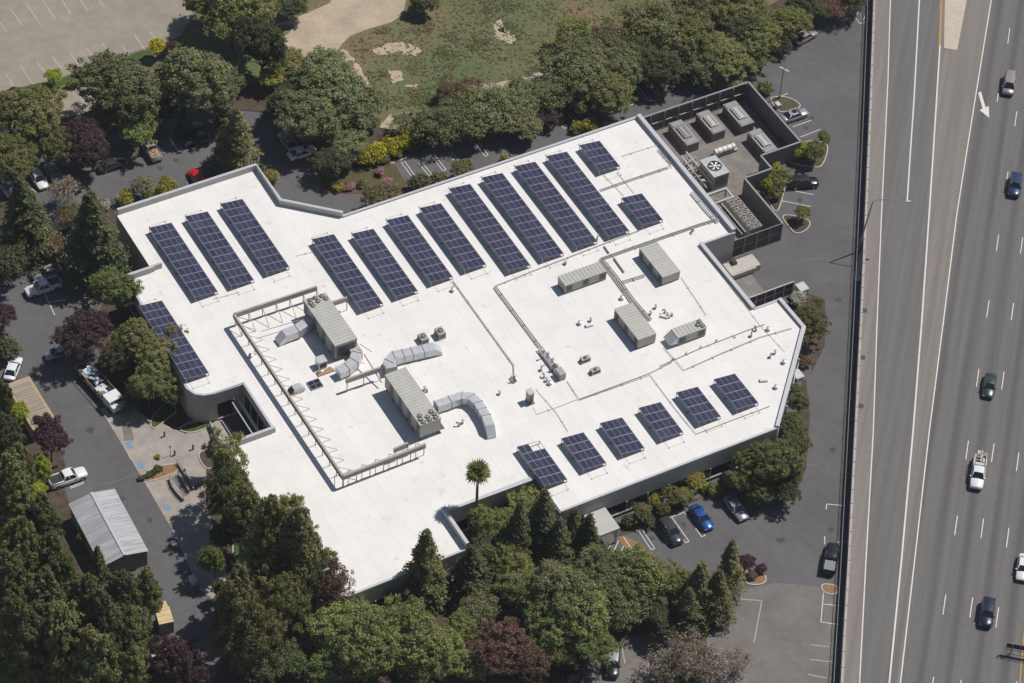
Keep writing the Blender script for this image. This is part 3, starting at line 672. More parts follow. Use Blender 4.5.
def solar_array(tr, br, rows, label, idx):
    global panel0
    zl = RZ+.05+LOW
    A = np.array(G(*tr, zl)[:2]); B = np.array(G(*br, zl)[:2]); mid = (A+B)/2
    d = A-B; rz = math.atan2(d[1], d[0])
    # force the axis onto the building axis when close
    rz = AU+(rz-AU)*.4
    ct = math.cos(TILT); W = 4*PW*ct
    du = np.array([math.cos(rz), math.sin(rz)]); dv = np.array([-du[1], du[0]])   # +y local = away from low edge (towards left)
    t = thing('solar_array', label, 'solar array', (float(mid[0]), float(mid[1]), RZ+.05), rz, 'tilted solar arrays on the white roof')
    Ltot = rows*PL
    for i in range(rows):
        for j in range(4):
            if idx == 14 and i == rows-1 and j < 2: pass
            x = -Ltot/2+PL*(i+.5); y = PW*ct*(j+.5); z = LOW+PW*math.sin(TILT)*(j+.5)
            if idx == 14 and i == rows-1 and j < 2: continue
            if panel0 is None: o = panel0 = pm.build('solar_panel', ['cells', 'alu'])
            else: o = panel0.copy(); COL.objects.link(o)
            o.parent = t; o.location = (x, y, z); o.rotation_euler = (TILT, 0, 0)
    g = MB()
    for i in range(rows+1):
        x = -Ltot/2+PL*i; x = min(max(x, -Ltot/2+.06), Ltot/2-.06)
        g.box((x, W/2, LOW+W/2*math.tan(TILT)-.012), (.07, W/ct+.1, .05), rx=TILT)
    g.box((0, -.02, LOW-.04), (Ltot, .06, .06)); g.box((0, W, LOW-.04+W*math.tan(TILT)), (Ltot, .06, .06))
    g.build('support_rail', 'alu', t)
    g = MB()
    for i in range(0, rows+1, 2):
        x = -Ltot/2+.1+(Ltot-.2)*i/max(1, (rows//2*2))
        g.box((x, .05, LOW/2-.02), (.07, .07, LOW-.04)); g.box((x, W-.05, .5), (.07, .07, 1.0)); g.box((x, W/2, .04), (.12, W+.3, .06))
    g.build('leg', 'alu', t)
    for sgn, ext in ((-1, 1.7),) if idx > 12 else ((-1, 1.7), (1, 1.5)):
        g = MB()
        x0 = sgn*Ltot/2
        g.tube([(x0+sgn*.1, .4, .16), (x0+sgn*ext*.75, .5, .16), (x0+sgn*ext*.75, 3.0, .16), (x0+sgn*.1, 3.0, .16)], .02, 5)
        for y in (.5, 3.0): g.box((x0+sgn*ext*.75, y, .08), (.14, .12, .16))
        g.build('conduit', 'pipe_pale', t)
for i, a in enumerate(ARR): solar_array(*a, i)

# ------------------------------------------------------------------ roof plant
def frame_px(pts, h, base=RZ+.05):
    q = [toUV(G(*p, base+h)) for p in pts]; us = sorted(a for a, b in q); vs = sorted(b for a, b in q)
    u0, u1, v0, v1 = (us[0]+us[1])/2, (us[2]+us[3])/2, (vs[0]+vs[1])/2, (vs[2]+vs[3])/2
    return u0, u1, v0, v1
def fan(g, x, y, z, r, n=14, blades=5):
    g.tube([(x, y, z), (x, y, z+.14)], r, n, 1, cap=False); g.tube([(x, y, z+.14), (x, y, z+.001)], r*.88, n, 1, cap=False)
    g.add([(x+math.cos(2*PI*k/n)*r, y+math.sin(2*PI*k/n)*r, z+.14) for k in range(n)]+[(x+math.cos(2*PI*k/n)*r*.88, y+math.sin(2*PI*k/n)*r*.88, z+.14) for k in range(n)],
          [(k, (k+1)%n, n+(k+1)%n, n+k) for k in range(n)], 1)
    g.add([(x+math.cos(2*PI*k/n)*r*.88, y+math.sin(2*PI*k/n)*r*.88, z+.02) for k in range(n)], [tuple(range(n))], 2)
    for k in range(blades):
        a = 2*PI*k/blades; g.add([(x, y, z+.07), (x+math.cos(a)*r*.8, y+math.sin(a)*r*.8, z+.06), (x+math.cos(a+.45)*r*.8, y+math.sin(a+.45)*r*.8, z+.1)], [(0, 1, 2)], 0)
    g.tube([(x, y, z+.05), (x, y, z+.12)], r*.2, 8, 0)
def ac_unit(label, pts, h, fans=(), hood=None, ribs=True, door=True, name='rooftop_air_unit', group=None, dark_end=None, lift=0):
    u0, u1, v0, v1 = frame_px(pts, h)
    lu, lv = u1-u0, v1-v0
    if lu > lv: rz, L, W = AU, lu, lv
    else: rz, L, W = AV, lv, lu
    t = thing(name, label, 'air conditioning unit', UV((u0+u1)/2, (v0+v1)/2, RZ+.05), rz, group)
    g = MB(); g.box((0, 0, .12), (L-.1, W-.1, .24)) if not lift else None
    if lift:
        for k in range(6):
            for s in (-1, 1): g.box((-L/2+.3+(L-.6)*k/5, s*(W/2-.2), lift/2), (.2, .2, lift))
        g.box((0, -W/2-.35, lift), (L, .7, .08))
    g.build('curb', 'unit_dark', t)
    z_ = lift or .24; g = MB(); g.box((0, 0, (z_+h-.08)/2), (L, W, h-.08-z_))
    n = max(2, int(L/1.3))
    for i in range(n+1):
        x = -L/2+L*i/n
        for s in (-1, 1): g.box((min(max(x, -L/2+.05), L/2-.05), s*(W/2+.012), (z_+h-.08)/2), (.07, .03, h-.12-z_))
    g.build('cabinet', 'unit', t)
    g = MB(); g.box((0, 0, h-.04), (L+.12, W+.12, .08))
    if ribs:
        n = int(L/.55)
        for i in range(n+1):
            x = -L/2+L*i/n; g.box((x, 0, h+.02), (.05, W+.1, .05))
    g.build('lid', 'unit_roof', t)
    n = max(2, int(L/1.3))
    for i in range(n):
        if i % 2 == 0:
            x = -L/2+L*(i+.5)/n
            for s in (-1, 1):
                g = MB()
                for k in range(5): g.box((x, s*(W/2+.02), z_+.26+(h-z_-.66)*k/4), (L/n*.7, .04, (h-z_-.66)/9))
                g.build('louvre', 'unit_dark', t)
    if fans:
        g = MB()
        for fx, fy in fans:
            g = MB(); fan(g, fx*L, fy*W, h, .36); g.build('fan', ['unit_roof', 'unit_dark', 'black'], t)
    if hood:
        s = hood
        g = MB(); x0 = s*L/2
        g.add([(x0, -W/2, h), (x0, W/2, h), (x0+s*1.3, W/2, h*.42), (x0+s*1.3, -W/2, h*.42), (x0, -W/2, .5), (x0, W/2, .5)],
              [(0, 1, 2, 3), (3, 2, 5, 4), (0, 3, 4), (1, 5, 2)])
        g.build('intake_hood', 'metal', t)
    if dark_end:
        g = MB(); g.box((dark_end*(L/2+.03), 0, h*.5), (.05, W*.8, h*.62)); g.build('intake_screen', 'unit_dark', t)
    return t
F8 = [(s*x, y) for x in (.47, .41, .35) for y in (-.28, .28) for s in (1,)]
ac_unit('long ribbed air unit by the steel screen with its fans at the upper end', [(303,299.5),(325.5,293.7),(357.7,338.6),(335.2,345.4)], 3.3, lift=.7, fans=[(.46,-.27),(.46,.27),(.39,0),(.39,-.36),(.34,.3),(.47,.02),(.4,.33)], dark_end=-1, group='large air units with fans')
ac_unit('long ribbed air unit with fan deck at its lower end, beside two silver ducts', [(385,373.5),(406,368.5),(441.4,418.5),(419.5,425)], 3.3, lift=.8, fans=[(-.47,-.3),(-.47,.3),(-.41,0),(-.41,-.34),(-.41,.34),(-.35,-.28),(-.35,.28),(-.47,0)], group='large air units with fans')
ac_unit('grey ribbed air unit lying across the roof, uppermost left of four', [(557.4,278),(599.4,260.2),(605.8,270.6),(567.4,285.5)], 1.8, group='box air units on the right roof')
ac_unit('grey ribbed air unit nearest the loading dock notch', [(638.8,248),(656.2,242),(680.8,271.2),(663.4,276.6)], 1.8, dark_end=None, group='box air units on the right roof')
ac_unit('grey ribbed air unit with long side shadow in the middle of the right roof', [(615,309.6),(631.5,302.3),(656.2,333.3),(638.8,339.8)], 2.0, group='box air units on the right roof')
ac_unit('grey air unit with sloped intake hood and three round fans on top', [(671.7,329.7),(699.1,318.7),(706.8,327),(678.1,337.9)], 1.8, fans=[(.3,.0),(.42,-.25),(.42,.25)], hood=-1, group='box air units on the right roof')

# ducts: rectangular section swept along a path (px of centre line, height)
def duct(label, pxs, w=1.25, h=1.15, zb=.35, drop_end=None):
    z = RZ+.05+zb+h
    pts = [np.array(G(x, y, z)[:2]) for x, y in pxs]; c = pts[0]
    t = thing('air_duct', label, 'air duct', (float(c[0]), float(c[1]), RZ+.05), 0, 'silver air ducts')
    loc = [p-c for p in pts]
    def section(p, tt, ww, hh, zc):
        n = np.array([-tt[1], tt[0]]); return [(*(p-n*ww/2), zc-hh/2), (*(p+n*ww/2), zc-hh/2), (*(p+n*ww/2), zc+hh/2), (*(p-n*ww/2), zc+hh/2)]
    g = MB(); vs = []; fl = MB()
    for i, p in enumerate(loc):
        tt = loc[min(i+1, len(loc)-1)]-loc[max(i-1, 0)]; tt /= np.linalg.norm(tt)
        k = 1.0
        if 0 < i < len(loc)-1:
            t1 = loc[i]-loc[i-1]; t1 /= np.linalg.norm(t1); k = 1/max(.5, float(t1@tt))
        vs += section(p, tt, w*k, h, zb+h/2)
    n = len(loc); fs = [(4*i+a, 4*i+(a+1)%4, 4*i+4+(a+1)%4, 4*i+4+a) for i in range(n-1) for a in range(4)]+[(3, 2, 1, 0), (4*n-4, 4*n-3, 4*n-2, 4*n-1)]
    g.add(vs, fs)
    if drop_end:
        tt = loc[-1]-loc[-2]; tt /= np.linalg.norm(tt); p = loc[-1]
        a = section(p, tt, w, h, zb+h/2); b = section(p+tt*1.1, tt, w, .5, .3); 
        g.add(a+b, [(i, (i+1)%4, 4+(i+1)%4, 4+i) for i in range(4)]+[(4, 5, 6, 7)])
    g.build('duct_body', 'metal', t)
    for i in range(n-1):
        a, b = loc[i], loc[i+1]; L = np.linalg.norm(b-a); d = (b-a)/L; m = max(1, int(L/1.15))
        for k in range(m):
            p = a+d*(L*(k+.0)/m); s1 = section(p-d*.03, d, w+.16, h+.16, zb+h/2); s2 = section(p+d*.05, d, w+.16, h+.16, zb+h/2)
            fl = MB(); fl.add(s1+s2, [(q, (q+1)%4, 4+(q+1)%4, 4+q) for q in range(4)]+[(3, 2, 1, 0), (4, 5, 6, 7)]); fl.build('flange', 'pipe', t)
    s = MB()
    for i in range(n-1):
        a, b = loc[i], loc[i+1]
        if np.linalg.norm(b-a) > 2:
            p = (a+b)/2; s.box((p[0], p[1], zb/2), (.12, w*.9, zb), math.atan2((b-a)[1], (b-a)[0]))
    if s.v: s.build('support', 'pipe', t)
duct('short silver duct leaving the left side of the upper large air unit', [(317,314),(306,322),(297,328),(284,333)], 1.5, 1.3, .35, True)
duct('silver duct wrapping around the lower end of the upper large air unit', [(352,345),(357,352),(354,360),(347,366),(338,370)], 1.5, 1.2, .35)
duct('silver duct running right from the upper end of the lower large air unit', [(392,368),(389,361),(394,355),(412,351),(434,346)], 1.5, 1.25, .3, True)
duct('curved silver duct with a bright end cap right of the lower large air unit', [(436,404),(450,399),(462,395),(471,396),(478,402),(486,415),(490,425)], 1.3, 1.25, .4, True)

# steel roof screen round the plant
t = thing('roof_screen', 'taupe steel equipment screen with braces around the left roof plant', 'equipment screen', UV(0, 0, RZ+.05))
SO = UV(0, 0, RZ+.05)
def screen_seg(pa, pb, side, htop=2.55, band=.85, step=2.05):
    A = np.array(G(*pa, RZ+.05+htop)[:2]); B = np.array(G(*pb, RZ+.05+htop)[:2]); d = B-A; L = np.linalg.norm(d); d /= L; rz = math.atan2(d[1], d[0]); n = np.array([-d[1], d[0]])*side
    m = MB(); c = (A+B)/2; z0 = RZ+.05
    m.box((*c, z0+htop-band/2), (L, .3, band), rz)
    for k in range(4): m.box((c[0]-n[0]*.17, c[1]-n[1]*.17, z0+htop-band+band*(k+.5)/4), (L, .04, .06), rz)
    m.build('panel', 'frame_brown', t, off=SO)
    k = max(1, int(L/step))
    for i in range(k+1):
        p = A+d*(.1+(L-.2)*i/k)+n*.18
        m = MB(); m.box((p[0], p[1], z0+(htop-.1)/2), (.1, .1, htop-.1), rz); m.build('post', 'frame_brown', t, off=SO)
        if L > 6:
            m = MB(); m.tube([(*p, z0+htop*.8), (*(p+n*2.3), z0+.08)], .05, 5)
            m.build('brace', 'frame_brown', t, off=SO)
screen_seg((233.8,313.5),(342.8,475.5),1); screen_seg((342.8,475.5),(425.5,443.5),1)
screen_seg((316.8,286),(233.8,313.5),1); screen_seg((347,297),(331,302),1); screen_seg((380.5,367),(346,379),1); screen_seg((408,442.5),(394,448.5),1)
g = MB(); g.tube([(*G(261,330,RZ+1.5)[:2], RZ+1.2), (*G(322,312,RZ+1.5)[:2], RZ+1.2)], .06, 5); g.tube([(*G(372,352,RZ+2)[:2], RZ+2), (*G(360,344,RZ+2.4)[:2], RZ+2.4)], .06, 5)
g.tube([(*G(364,355,RZ+2)[:2], RZ+2.2), (*G(382,378,RZ+2)[:2], RZ+1.0)], .1, 5)
g.build('tie_rod', 'frame_brown', t, off=SO)

# small roof equipment
def small(name, label, cat, px, py, build, rz=AU, z=RZ+.05, group=None):
    t = thing(name, label, cat, G(px, py, z), rz, group); build(t); return t
def condenser(L=.95, W=.95, h=.95, r=.36):
    def b(t):
        g = MB(); g.box((0, 0, .08), (L*1.1, W*1.1, .16)); g.build('pad', 'pipe_pale', t)
        g = MB(); g.box((0, 0, .16+h/2), (L, W, h))
        for k in range(5):
            for s in (-1, 1): g.box((0, s*(W/2+.01), .3+h*.7*k/4), (L*.85, .02, .05), mi=1); g.box((s*(L/2+.01), 0, .3+h*.7*k/4), (.02, W*.85, .05), mi=1)
        g.build('cabinet', ['unit', 'unit_dark'], t)
        g = MB(); fan(g, 0, 0, .16+h, r); g.build('fan', ['unit_roof', 'unit_dark', 'black'], t)
    return b
small('condenser', 'left of two small fan condensers beside the silver duct', 'condenser', 423, 341, condenser(1.5, 1.15, .8, .4), group='small roof condensers')
small('condenser', 'right of two small fan condensers above the silver duct', 'condenser', 440, 336, condenser(1.5, 1.15, .95, .4), group='small roof condensers')
small('condenser', 'upper of two little grey condensers right of the pipe manifold', 'condenser', 585, 361, condenser(1.4, .8, .5, .25), AV, group='small roof condensers')
small('condenser', 'lower of two little grey condensers right of the pipe manifold', 'condenser', 595, 372.5, condenser(1.4, .8, .5, .25), AV, group='small roof condensers')
def cabinet(t):
    g = MB(); g.box((0, 0, .15), (1.3, .9, .3)); g.build('skid', 'pipe', t)
    g = MB(); g.box((.15, 0, 1.15), (1.0, .75, 1.7)); g.build('cabinet', 'unit', t)
    g = MB(); g.box((.15, 0, 2.05), (1.15, .9, .1)); g.build('lid', 'coping', t)
    g = MB(); g.box((.15, -.4, 1.2), (.8, .05, 1.3)); g.box((-.5, .1, .8), (.3, .3, 1.0)); g.build('louvre', 'unit_dark', t)
small('equipment_cabinet', 'tall grey cabinet unit standing alone at the roof centre', 'cabinet', 530, 402, cabinet)
def dishes(t):
    g = MB(); g.box((0, 0, .1), (1.1, .8, .2)); g.build('base', 'white_paint', t)
    g = MB(); g.box((.1, 0, .45), (.6, .4, .5)); g.tube([(-.3, 0, .2), (-.3, 0, 1.2)], .05); g.build('box', 'unit', t)
    g = MB(); g.tube([(-.3, -.3, 1.0), (-.3, -.42, 1.1)], [.1, .4], 12); g.tube([(-.2, .4, .6), (-.3, .55, .7)], [.1, .35], 12); g.build('dish', 'white_paint', t)
small('dish_antenna_stand', 'white dish antennas on a small stand at the end of a long pipe', 'antenna', 513.5, 380, dishes)
def manifold(t):
    g = MB(); g.box((0, 0, .1), (6.2, .9, .12)); g.build('skid', 'pipe', t)
    g = MB()
    for y in (-.3, .05, .35): g.tube([(3.6, y, .5), (-2.8, y, .5), (-2.9, y, .2)], .1, 7)
    for x in (-2, -.8, .6, 1.9): g.tube([(x, -.5, .5), (x, .5, .5), (x, .5, 1.3)], .08, 6); g.cyl((x, -.45, .2), .16, .7, 8)
    g.build('pipework', 'metal', t)
    g = MB(); g.box((-2.4, 0, .75), (1.5, .95, 1.1)); g.box((-.9, .1, .8), (.5, .6, .6)); g.build('pump_box', 'unit', t)
    g = MB(); g.tube([(1.9, .5, 1.3), (1.9, .5, 1.55)], .16, 8); g.tube([(.6, .5, 1.3), (.6, .5, 1.5)], .14, 8); g.cyl((-.9, .1, 1.1), .2, .25, 8); g.build('valve', ['red'], t)
small('pipe_manifold', 'cluttered skid of pipes, pumps and red valves at the roof centre', 'pipework', 552, 366, manifold)
def smallhood(t):
    g = MB(); g.box((0, 0, .1), (1.9, 1.3, .14)); g.build('base', 'copper', t)
    g = MB(); g.box((.1, 0, .55), (1.2, 1.0, .8)); g.add([(.7, -.5, .95), (.7, .5, .95), (1.35, .5, .25), (1.35, -.5, .25), (.7, -.5, .2), (.7, .5, .2)], [(0, 1, 2, 3), (0, 3, 4), (1, 5, 2)]); g.build('cabinet', 'metal', t)
    g = MB(); g.add([(-.5, -.5, .95), (-.5, .5, .95), (-1.1, .5, .35), (-1.1, -.5, .35), (-.5, -.5, .2), (-.5, .5, .2)], [(0, 3, 2, 1), (0, 4, 3), (1, 2, 5)]); g.build('intake_hood', 'glass', t)
small('fan_housing', 'silver hooded fan box on a rusty tan base by the screen', 'fan box', 296, 391, smallhood, AV)
def cube_unit(t):
    g = MB(); g.box((0, 0, .75), (1.3, 1.3, 1.2)); g.build('cabinet', 'metal', t)
    g = MB(); g.box((0, 0, 1.4), (1.4, 1.4, .09)); g.build('lid', 'coping', t)
    g = MB(); g.box((-.67, 0, .7), (.05, 1.0, .8)); g.box((0, 0, .08), (1.2, 1.2, .15)); g.build('louvre', 'unit_dark', t)
small('fan_housing', 'small cube shaped metal fan box below the upper large air unit', 'fan box', 321, 366, cube_unit)
def skylight(t):
    g = MB(); g.box((0, 0, .1), (1.7, 1.9, .2)); g.build('frame', 'alu', t)
    for x in (-.4, .4):
        for y in (-.45, .45): g = MB(); g.box((x, y, .225), (.68, .78, .05)); g.build('pane', 'glass', t)
small('skylight', 'low square skylight with dark panes beside the rusty based fan box', 'skylight', 315, 385, skylight)
def debris(t):
    g = MB(); g.box((0, 0, .12), (2.6, .5, .2)); g.box((.6, .5, .1), (1.0, .4, .16), .3); g.box((-.9, .4, .25), (.5, .5, .4)); g.build('duct_base', 'copper', t)
small('pipe_support', 'tan wooden duct support under the small cube fan box', 'support', 326, 373, debris, AV)
# vents
def vent(kind):
    def b(t):
        if kind == 0:
            g = MB(); g.cyl((0, 0, 0), .14, .5, 10); g.build('stack', 'metal', t); g = MB(); g.tube([(0, 0, .5), (0, 0, .6), (0, 0, .72)], [.28, .28, .06], 12); g.build('cap', 'coping', t)
        elif kind == 1:
            g = MB(); g.tube([(0, 0, 0), (0, 0, .55), (.12, 0, .72), (.34, 0, .7), (.4, 0, .52)], .13, 8); g.build('stack', 'pipe', t)
            g = MB(); g.cyl((0, 0, 0), .26, .06, 10); g.build('flashing', 'pipe_pale', t)
        elif kind == 2:
            g = MB(); g.box((0, 0, .15), (.5, .5, .3)); g.build('curb', 'white_paint', t); g = MB(); g.tube([(0, 0, .3), (0, 0, .5), (0, 0, .62)], [.34, .36, .1], 12); g.build('cap', 'metal', t)
        else:
            g = MB(); g.box((0, 0, .2), (1.1, .5, .28)); g.build('box', 'white_paint', t); g = MB(); g.box((0, 0, .03), (1.2, .6, .06)); g.build('base', 'pipe', t)
    return b
VENTS = [(580,324,2),(591,321,0),(589,326,3),(656,308,0),(665,313,1),(668,316,0),(672,316,1),(664,317,3),(622,299,2),(651,314,0),
 (755.7,331,1),(751,337,1),(768.4,330,2),(775.2,353.5,0),(770,358,1),(784,363,2),(763.5,381,3),(776,388,2),(463,423,0),(459,426,1),(453,291,2),(251,357,2),
 (566,264,0),(544,378,1),(547,381,0),(550,384,2),(541,371,1),(425,390,0),(427,392,1),(597,240,1),(500,394,0),(692,232,1),(735,338,1),(716,341,1),(701,347,1),(686,354,1),(672,360,1)]
VENTS.sort()
vp = {}
for i, (x, y, k) in enumerate(VENTS):
    desc = ['round capped roof vent', 'bent grey vent pipe', 'square based roof vent', 'low white roof box'][k]
    vp.setdefault(k, []).append((x, y))
for k, lst in vp.items():
    desc = ['round capped vent', 'bent grey vent pipe', 'square based mushroom vent', 'low white box'][k]
    src = None
    for i, (x, y) in enumerate(lst):
        lab = f'{desc} on the white roof, {ORD[i]} of its kind from the left'
        if src is None: src = small('roof_vent', lab, 'vent', x, y, vent(k), random.uniform(0, 6), group=desc+'s on the roof')
        else:
            dd = dup(src, G(x, y, RZ+.05), random.uniform(0, 6), lab)
            if (x, y) in ((735,338),(716,341),(701,347),(686,354),(672,360)): dd.scale = (.5, .5, .5)
# pipes on the roof
def pipe(label, pxs, r=.07, h=.18, n=1, gap=.22, name='roof_pipe', m='pipe', blocks=3.0):
    pts = [np.array(G(x, y, RZ+.05+h)[:2]) for x, y in pxs]; c = pts[0]
    t = thing(name, label, 'pipe', (float(c[0]), float(c[1]), RZ+.05), 0, 'pipes crossing the roof')
    g = MB()
    for k in range(n):
        q = []
        for i, p in enumerate(pts):
            tt = pts[min(i+1, len(pts)-1)]-pts[max(i-1, 0)]; tt /= np.linalg.norm(tt); nn = np.array([-tt[1], tt[0]])
            q.append((*(p-c+nn*gap*(k-(n-1)/2)), h))
        g.tube(q, r, 6)
    g.build('pipe_run', m, t)
    g = MB()
    for i in range(len(pts)-1):
        a, b = pts[i]-c, pts[i+1]-c; L = np.linalg.norm(b-a); k = int(L/blocks)
        for j in range(k):
            p = a+(b-a)*(j+.5)/k; g = MB(); g.box((p[0], p[1], (h-r)/2), (.1, .18+gap*n, max(.03, h-r)), math.atan2((b-a)[1], (b-a)[0])); g.build('support_block', 'pipe_pale', t)
pipe('thin grey pipe from the central arrays down to the dish antennas', [(453,281),(513.5,365),(514,376)], .07)
pipe('pair of thick grey pipes running down to the pipe manifold', [(495,286.5),(541,348)], .1, .25, 2, .28)
pipe('long pipe along the lower edge of the tall central arrays', [(495,286),(535,270),(600,245),(640,230)], .05, m='pipe')
pipe('pair of pipes running from the air units towards the right parapet', [(601,259),(646,243),(700,224.5),(718,219)], .07, .2, 2, .35)
pipe('pipe bundle between the box air units', [(601,259),(615,276),(634,302),(650,320)], .11, .3, 3, .3)
pipe('short branch pipe to the uppermost right air unit', [(622,282),(645,275)], .08, .3, 2, .25)
pipe('short pipe stub above the pipe bundle', [(604,246),(609,253)], .12, .2)
pipe('short thick pipe right of the pipe bundle', [(614,258),(624,272)], .13, .2)
pipe('pair of thin pipes below the small corner array', [(600,190.5),(633,179),(668,167.5),(671,164),(658,150)], .05, .15, 2, .3)
pipe('thin conduit between the two small arrays by the right roof corner', [(617,172),(634,193)], .04, .12, m='pipe_pale')
pipe('thin pale conduit left of the two small right arrays', [(604,175),(624,196)], .04, .12, m='pipe_pale')
pipe('thin pipe outlining the roof near the upper right corner', [(622,156),(657,145),(672,168)], .04, .12, m='pipe_pale')
pipe('thin pipe from the manifold down to the front right roof', [(567,381),(579,399),(612,387),(650,373),(672,362)], .045, .14)
pipe('bent thin pipe around the front short arrays', [(579,400),(613,388),(650,375),(677,411),(696,434),(735,419),(770,406)], .04, .12)
pipe('straight pipe from the box unit hood to the front roof', [(664,347),(684,370),(722,353),(760,337),(792,328)], .05, .2, 1)
pipe('long pipe across the right roof wing', [(660,366),(696,350),(745,331),(765,324)], .045, .14)
pipe('thin pipe from the right box units down to the right wing', [(681,277),(695,298),(706,315)], .035, .12)
pipe('thin roof seam conduit along the right wing', [(700,245),(722,275),(760,325),(785,352)], .03, .1, m='pipe_pale')
pipe('thin pipe ending at the front small arrays', [(536,389),(556,412),(568,431)], .04, .12, m='pipe_pale')
pipe('thin bent pipe in front of the tall cabinet', [(533,407),(537,414),(560,406),(578,399)], .035, .12, m='pipe_pale')
pipe('thin pale conduit line left of the steel screen', [(213,299),(240,292)], .03, .1, m='pipe_pale')
pipe('thin conduit along the top of the central arrays', [(296,256),(315,251)], .03, .1, m='pipe_pale')
# gutter-like bundle on right parapet
pipe('fat pale cable tray along the inside of the right parapet', [(692,192),(706,209),(718,222)], .12, .3, 2, .35, m='coping', name='cable_tray')

# ------------------------------------------------------------------ mechanical yard
g = MB(); g.prism(PP([(640,131),(741,95),(790,158),(765,172),(742,188),(780,240),(735,258)]), -.05, .05); struct('yard_floor', g, 'yard_concrete')
YH = 3.6
yt = thing('yard_wall', 'dark grey walls enclosing the mechanical yard behind the building', 'yard wall', UV(10, 70))
YO = UV(10, 70)
ypts = {k: toUV(G(*p, YH)) for k, p in dict(a=(643,118),b=(747.5,82),c=(801.2,141.3),d=(761.7,155.6),e=(770.5,168),f=(745.3,178.7),g=(783,223.8),h=(735,240)).items()}
uA = (ypts['a'][0]+ypts['b'][0])/2; vB = (ypts['b'][1]+ypts['c'][1])/2; uC = (ypts['c'][0]+ypts['d'][0])/2; vD = (ypts['d'][1]+ypts['e'][1])/2; uE = (ypts['e'][0]+ypts['f'][0])/2; vF = (ypts['f'][1]+ypts['g'][1])/2; uG = (ypts['g'][0]+ypts['h'][0])/2
print('yard', uA, vB, uC, vD, uE, vF, uG, 'slab')
def yseg(a, b, slat=True, cap=True, m='fence_panel'):
    g = MB(); g.wallstrip([UV(*a), UV(*b)], .16, 0, YH-.05); g.build('panel', m, yt, off=YO)
    g = MB(); g.wallstrip([UV(*a), UV(*b)], .3, YH-.048, YH+.05); g.build('cap_rail', 'fence_metal', yt, off=YO)
yseg((uA, 63.2), (uA, vB), m='fence_dark'); yseg((uA, vB), (uC, vB)); yseg((uC, vB), (uC, vD)); yseg((uC, vD), (uE, vD)); yseg((uE, vD), (uE, vF)); yseg((uE, vF), (uG, vF))
# inner steel frame on the far wall
L = vB-63.2
for k in range(9):
    v = 63.6+(L-.8)*k/8
    g = MB(); g.box((*UV(uA-.28, v)[:2], YH/2), (.16, .16, YH-.1), AU); g.build('post', 'fence_metal', yt, off=YO)
    if k < 8:
        g = MB(); vv = v+(L-.8)/16; g.wallstrip([UV(uA-.3, v+.3), UV(uA-.3, v+(L-.8)/8-.3)], .12, 1.7, 1.86); g.build('cross_rail', 'kerb', yt, off=YO)
# mesh gate facing the camera
gt = thing('yard_gate', 'dark mesh gate with steel posts closing the yard by the dock', 'gate', UV(uG, (vF+63)/2), AV)
L = vF-63.1
g = MB()
for k in range(5): g = MB(); g.box((-L/2+L*k/4, 0, YH/2), (.14, .14, YH)); g.build('post', 'fence_metal', gt)
g = MB()
for z in (.1, YH/2, YH): g.box((0, 0, z), (L, .1, .1))
g.build('rail', 'fence_metal', gt)
g = MB()
for k in range(4): g.box((-L/2+L*(k+.5)/4, .06, YH/2), (L/4-.2, .03, YH-.3))
g.build('mesh_panel', 'fence_dark', gt)
# dock fence
A = np.array(G(748,299,2.6)[:2]); B = np.array(G(793.5,281.2,2.6)[:2]); Lf = np.linalg.norm(B-A)
ft = thing('dock_fence', 'slatted dark fence with pale posts beside the dock ramp', 'fence', (*((A+B)/2), 0), AV)
for k in range(6):
    g = MB(); g.box((-Lf/2+Lf*k/5, 0, 1.3), (.14, .14, 2.6)); g.build('post', 'kerb', ft)
g = MB(); g.box((0, 0, 2.62), (Lf, .2, .1)); g.box((0, .02, 1.3), (Lf, .1, .12)); g.build('rail', 'kerb', ft)
g = MB(); g.box((0, .12, 1.3), (Lf, .05, 2.4)); g.build('slat_panel', 'fence_dark', ft)
# chillers
def chiller(label, pts, h=1.75):
    u0, u1, v0, v1 = frame_px(pts, h, .05); L, W = u1-u0, v1-v0
    t = thing('yard_chiller', label, 'chiller', UV((u0+u1)/2, (v0+v1)/2, .05), AU, 'brown chillers in the yard')
    g = MB(); g.box((0, 0, h/2-.05), (L, W, h-.1)); 
    for k in range(int(L/.5)): 
        for s in (-1, 1): g.box((-L/2+.25+k*.5, s*(W/2+.01), h/2), (.05, .03, h-.3))
    g.build('cabinet', 'unit_brown', t)
    g = MB(); g.box((0, 0, h-.05), (L+.08, W+.08, .1)); g.box((L*.38, 0, h+.06), (L*.18, W*.9, .12)); g.box((-L*.4, 0, h+.04), (L*.16, W*.9, .08)); g.build('lid', 'unit_lid', t)
    g = MB(); g.box((0, .0, h+.14), (L*.5, W*.62, .26)); g.build('top_housing', 'unit_roof' if 'pale' in label else 'unit_lid', t)
    g = MB(); g.box((0, -W*.2, h+.29), (L*.42, .08, .05)); g.box((0, W*.2, h+.29), (L*.42, .08, .05)); g.build('trim_strip', 'trim', t)
P455 = lambda lst: [(630+x/4.555, 70+y/4.555) for x, y in lst]
chiller('brown sided chiller nearest the roof edge in the yard, grey top', P455([(180,242),(235,225),(312,325),(258,346)]))
chiller('brown sided chiller second from the roof edge, pale top housing', P455([(303,200),(355,180),(435,270),(380,292)]))
chiller('brown sided chiller in the far corner of the yard, pale top housing', P455([(428,157),(483,138),(560,235),(508,262)]))
chiller('brown sided chiller against the right yard wall, pale top housing', P455([(535,285),(590,265),(675,360),(620,380)]))
u0, u1, v0, v1 = frame_px(P455([(325,410),(390,388),(448,462),(383,492)]), 2.9, .05)
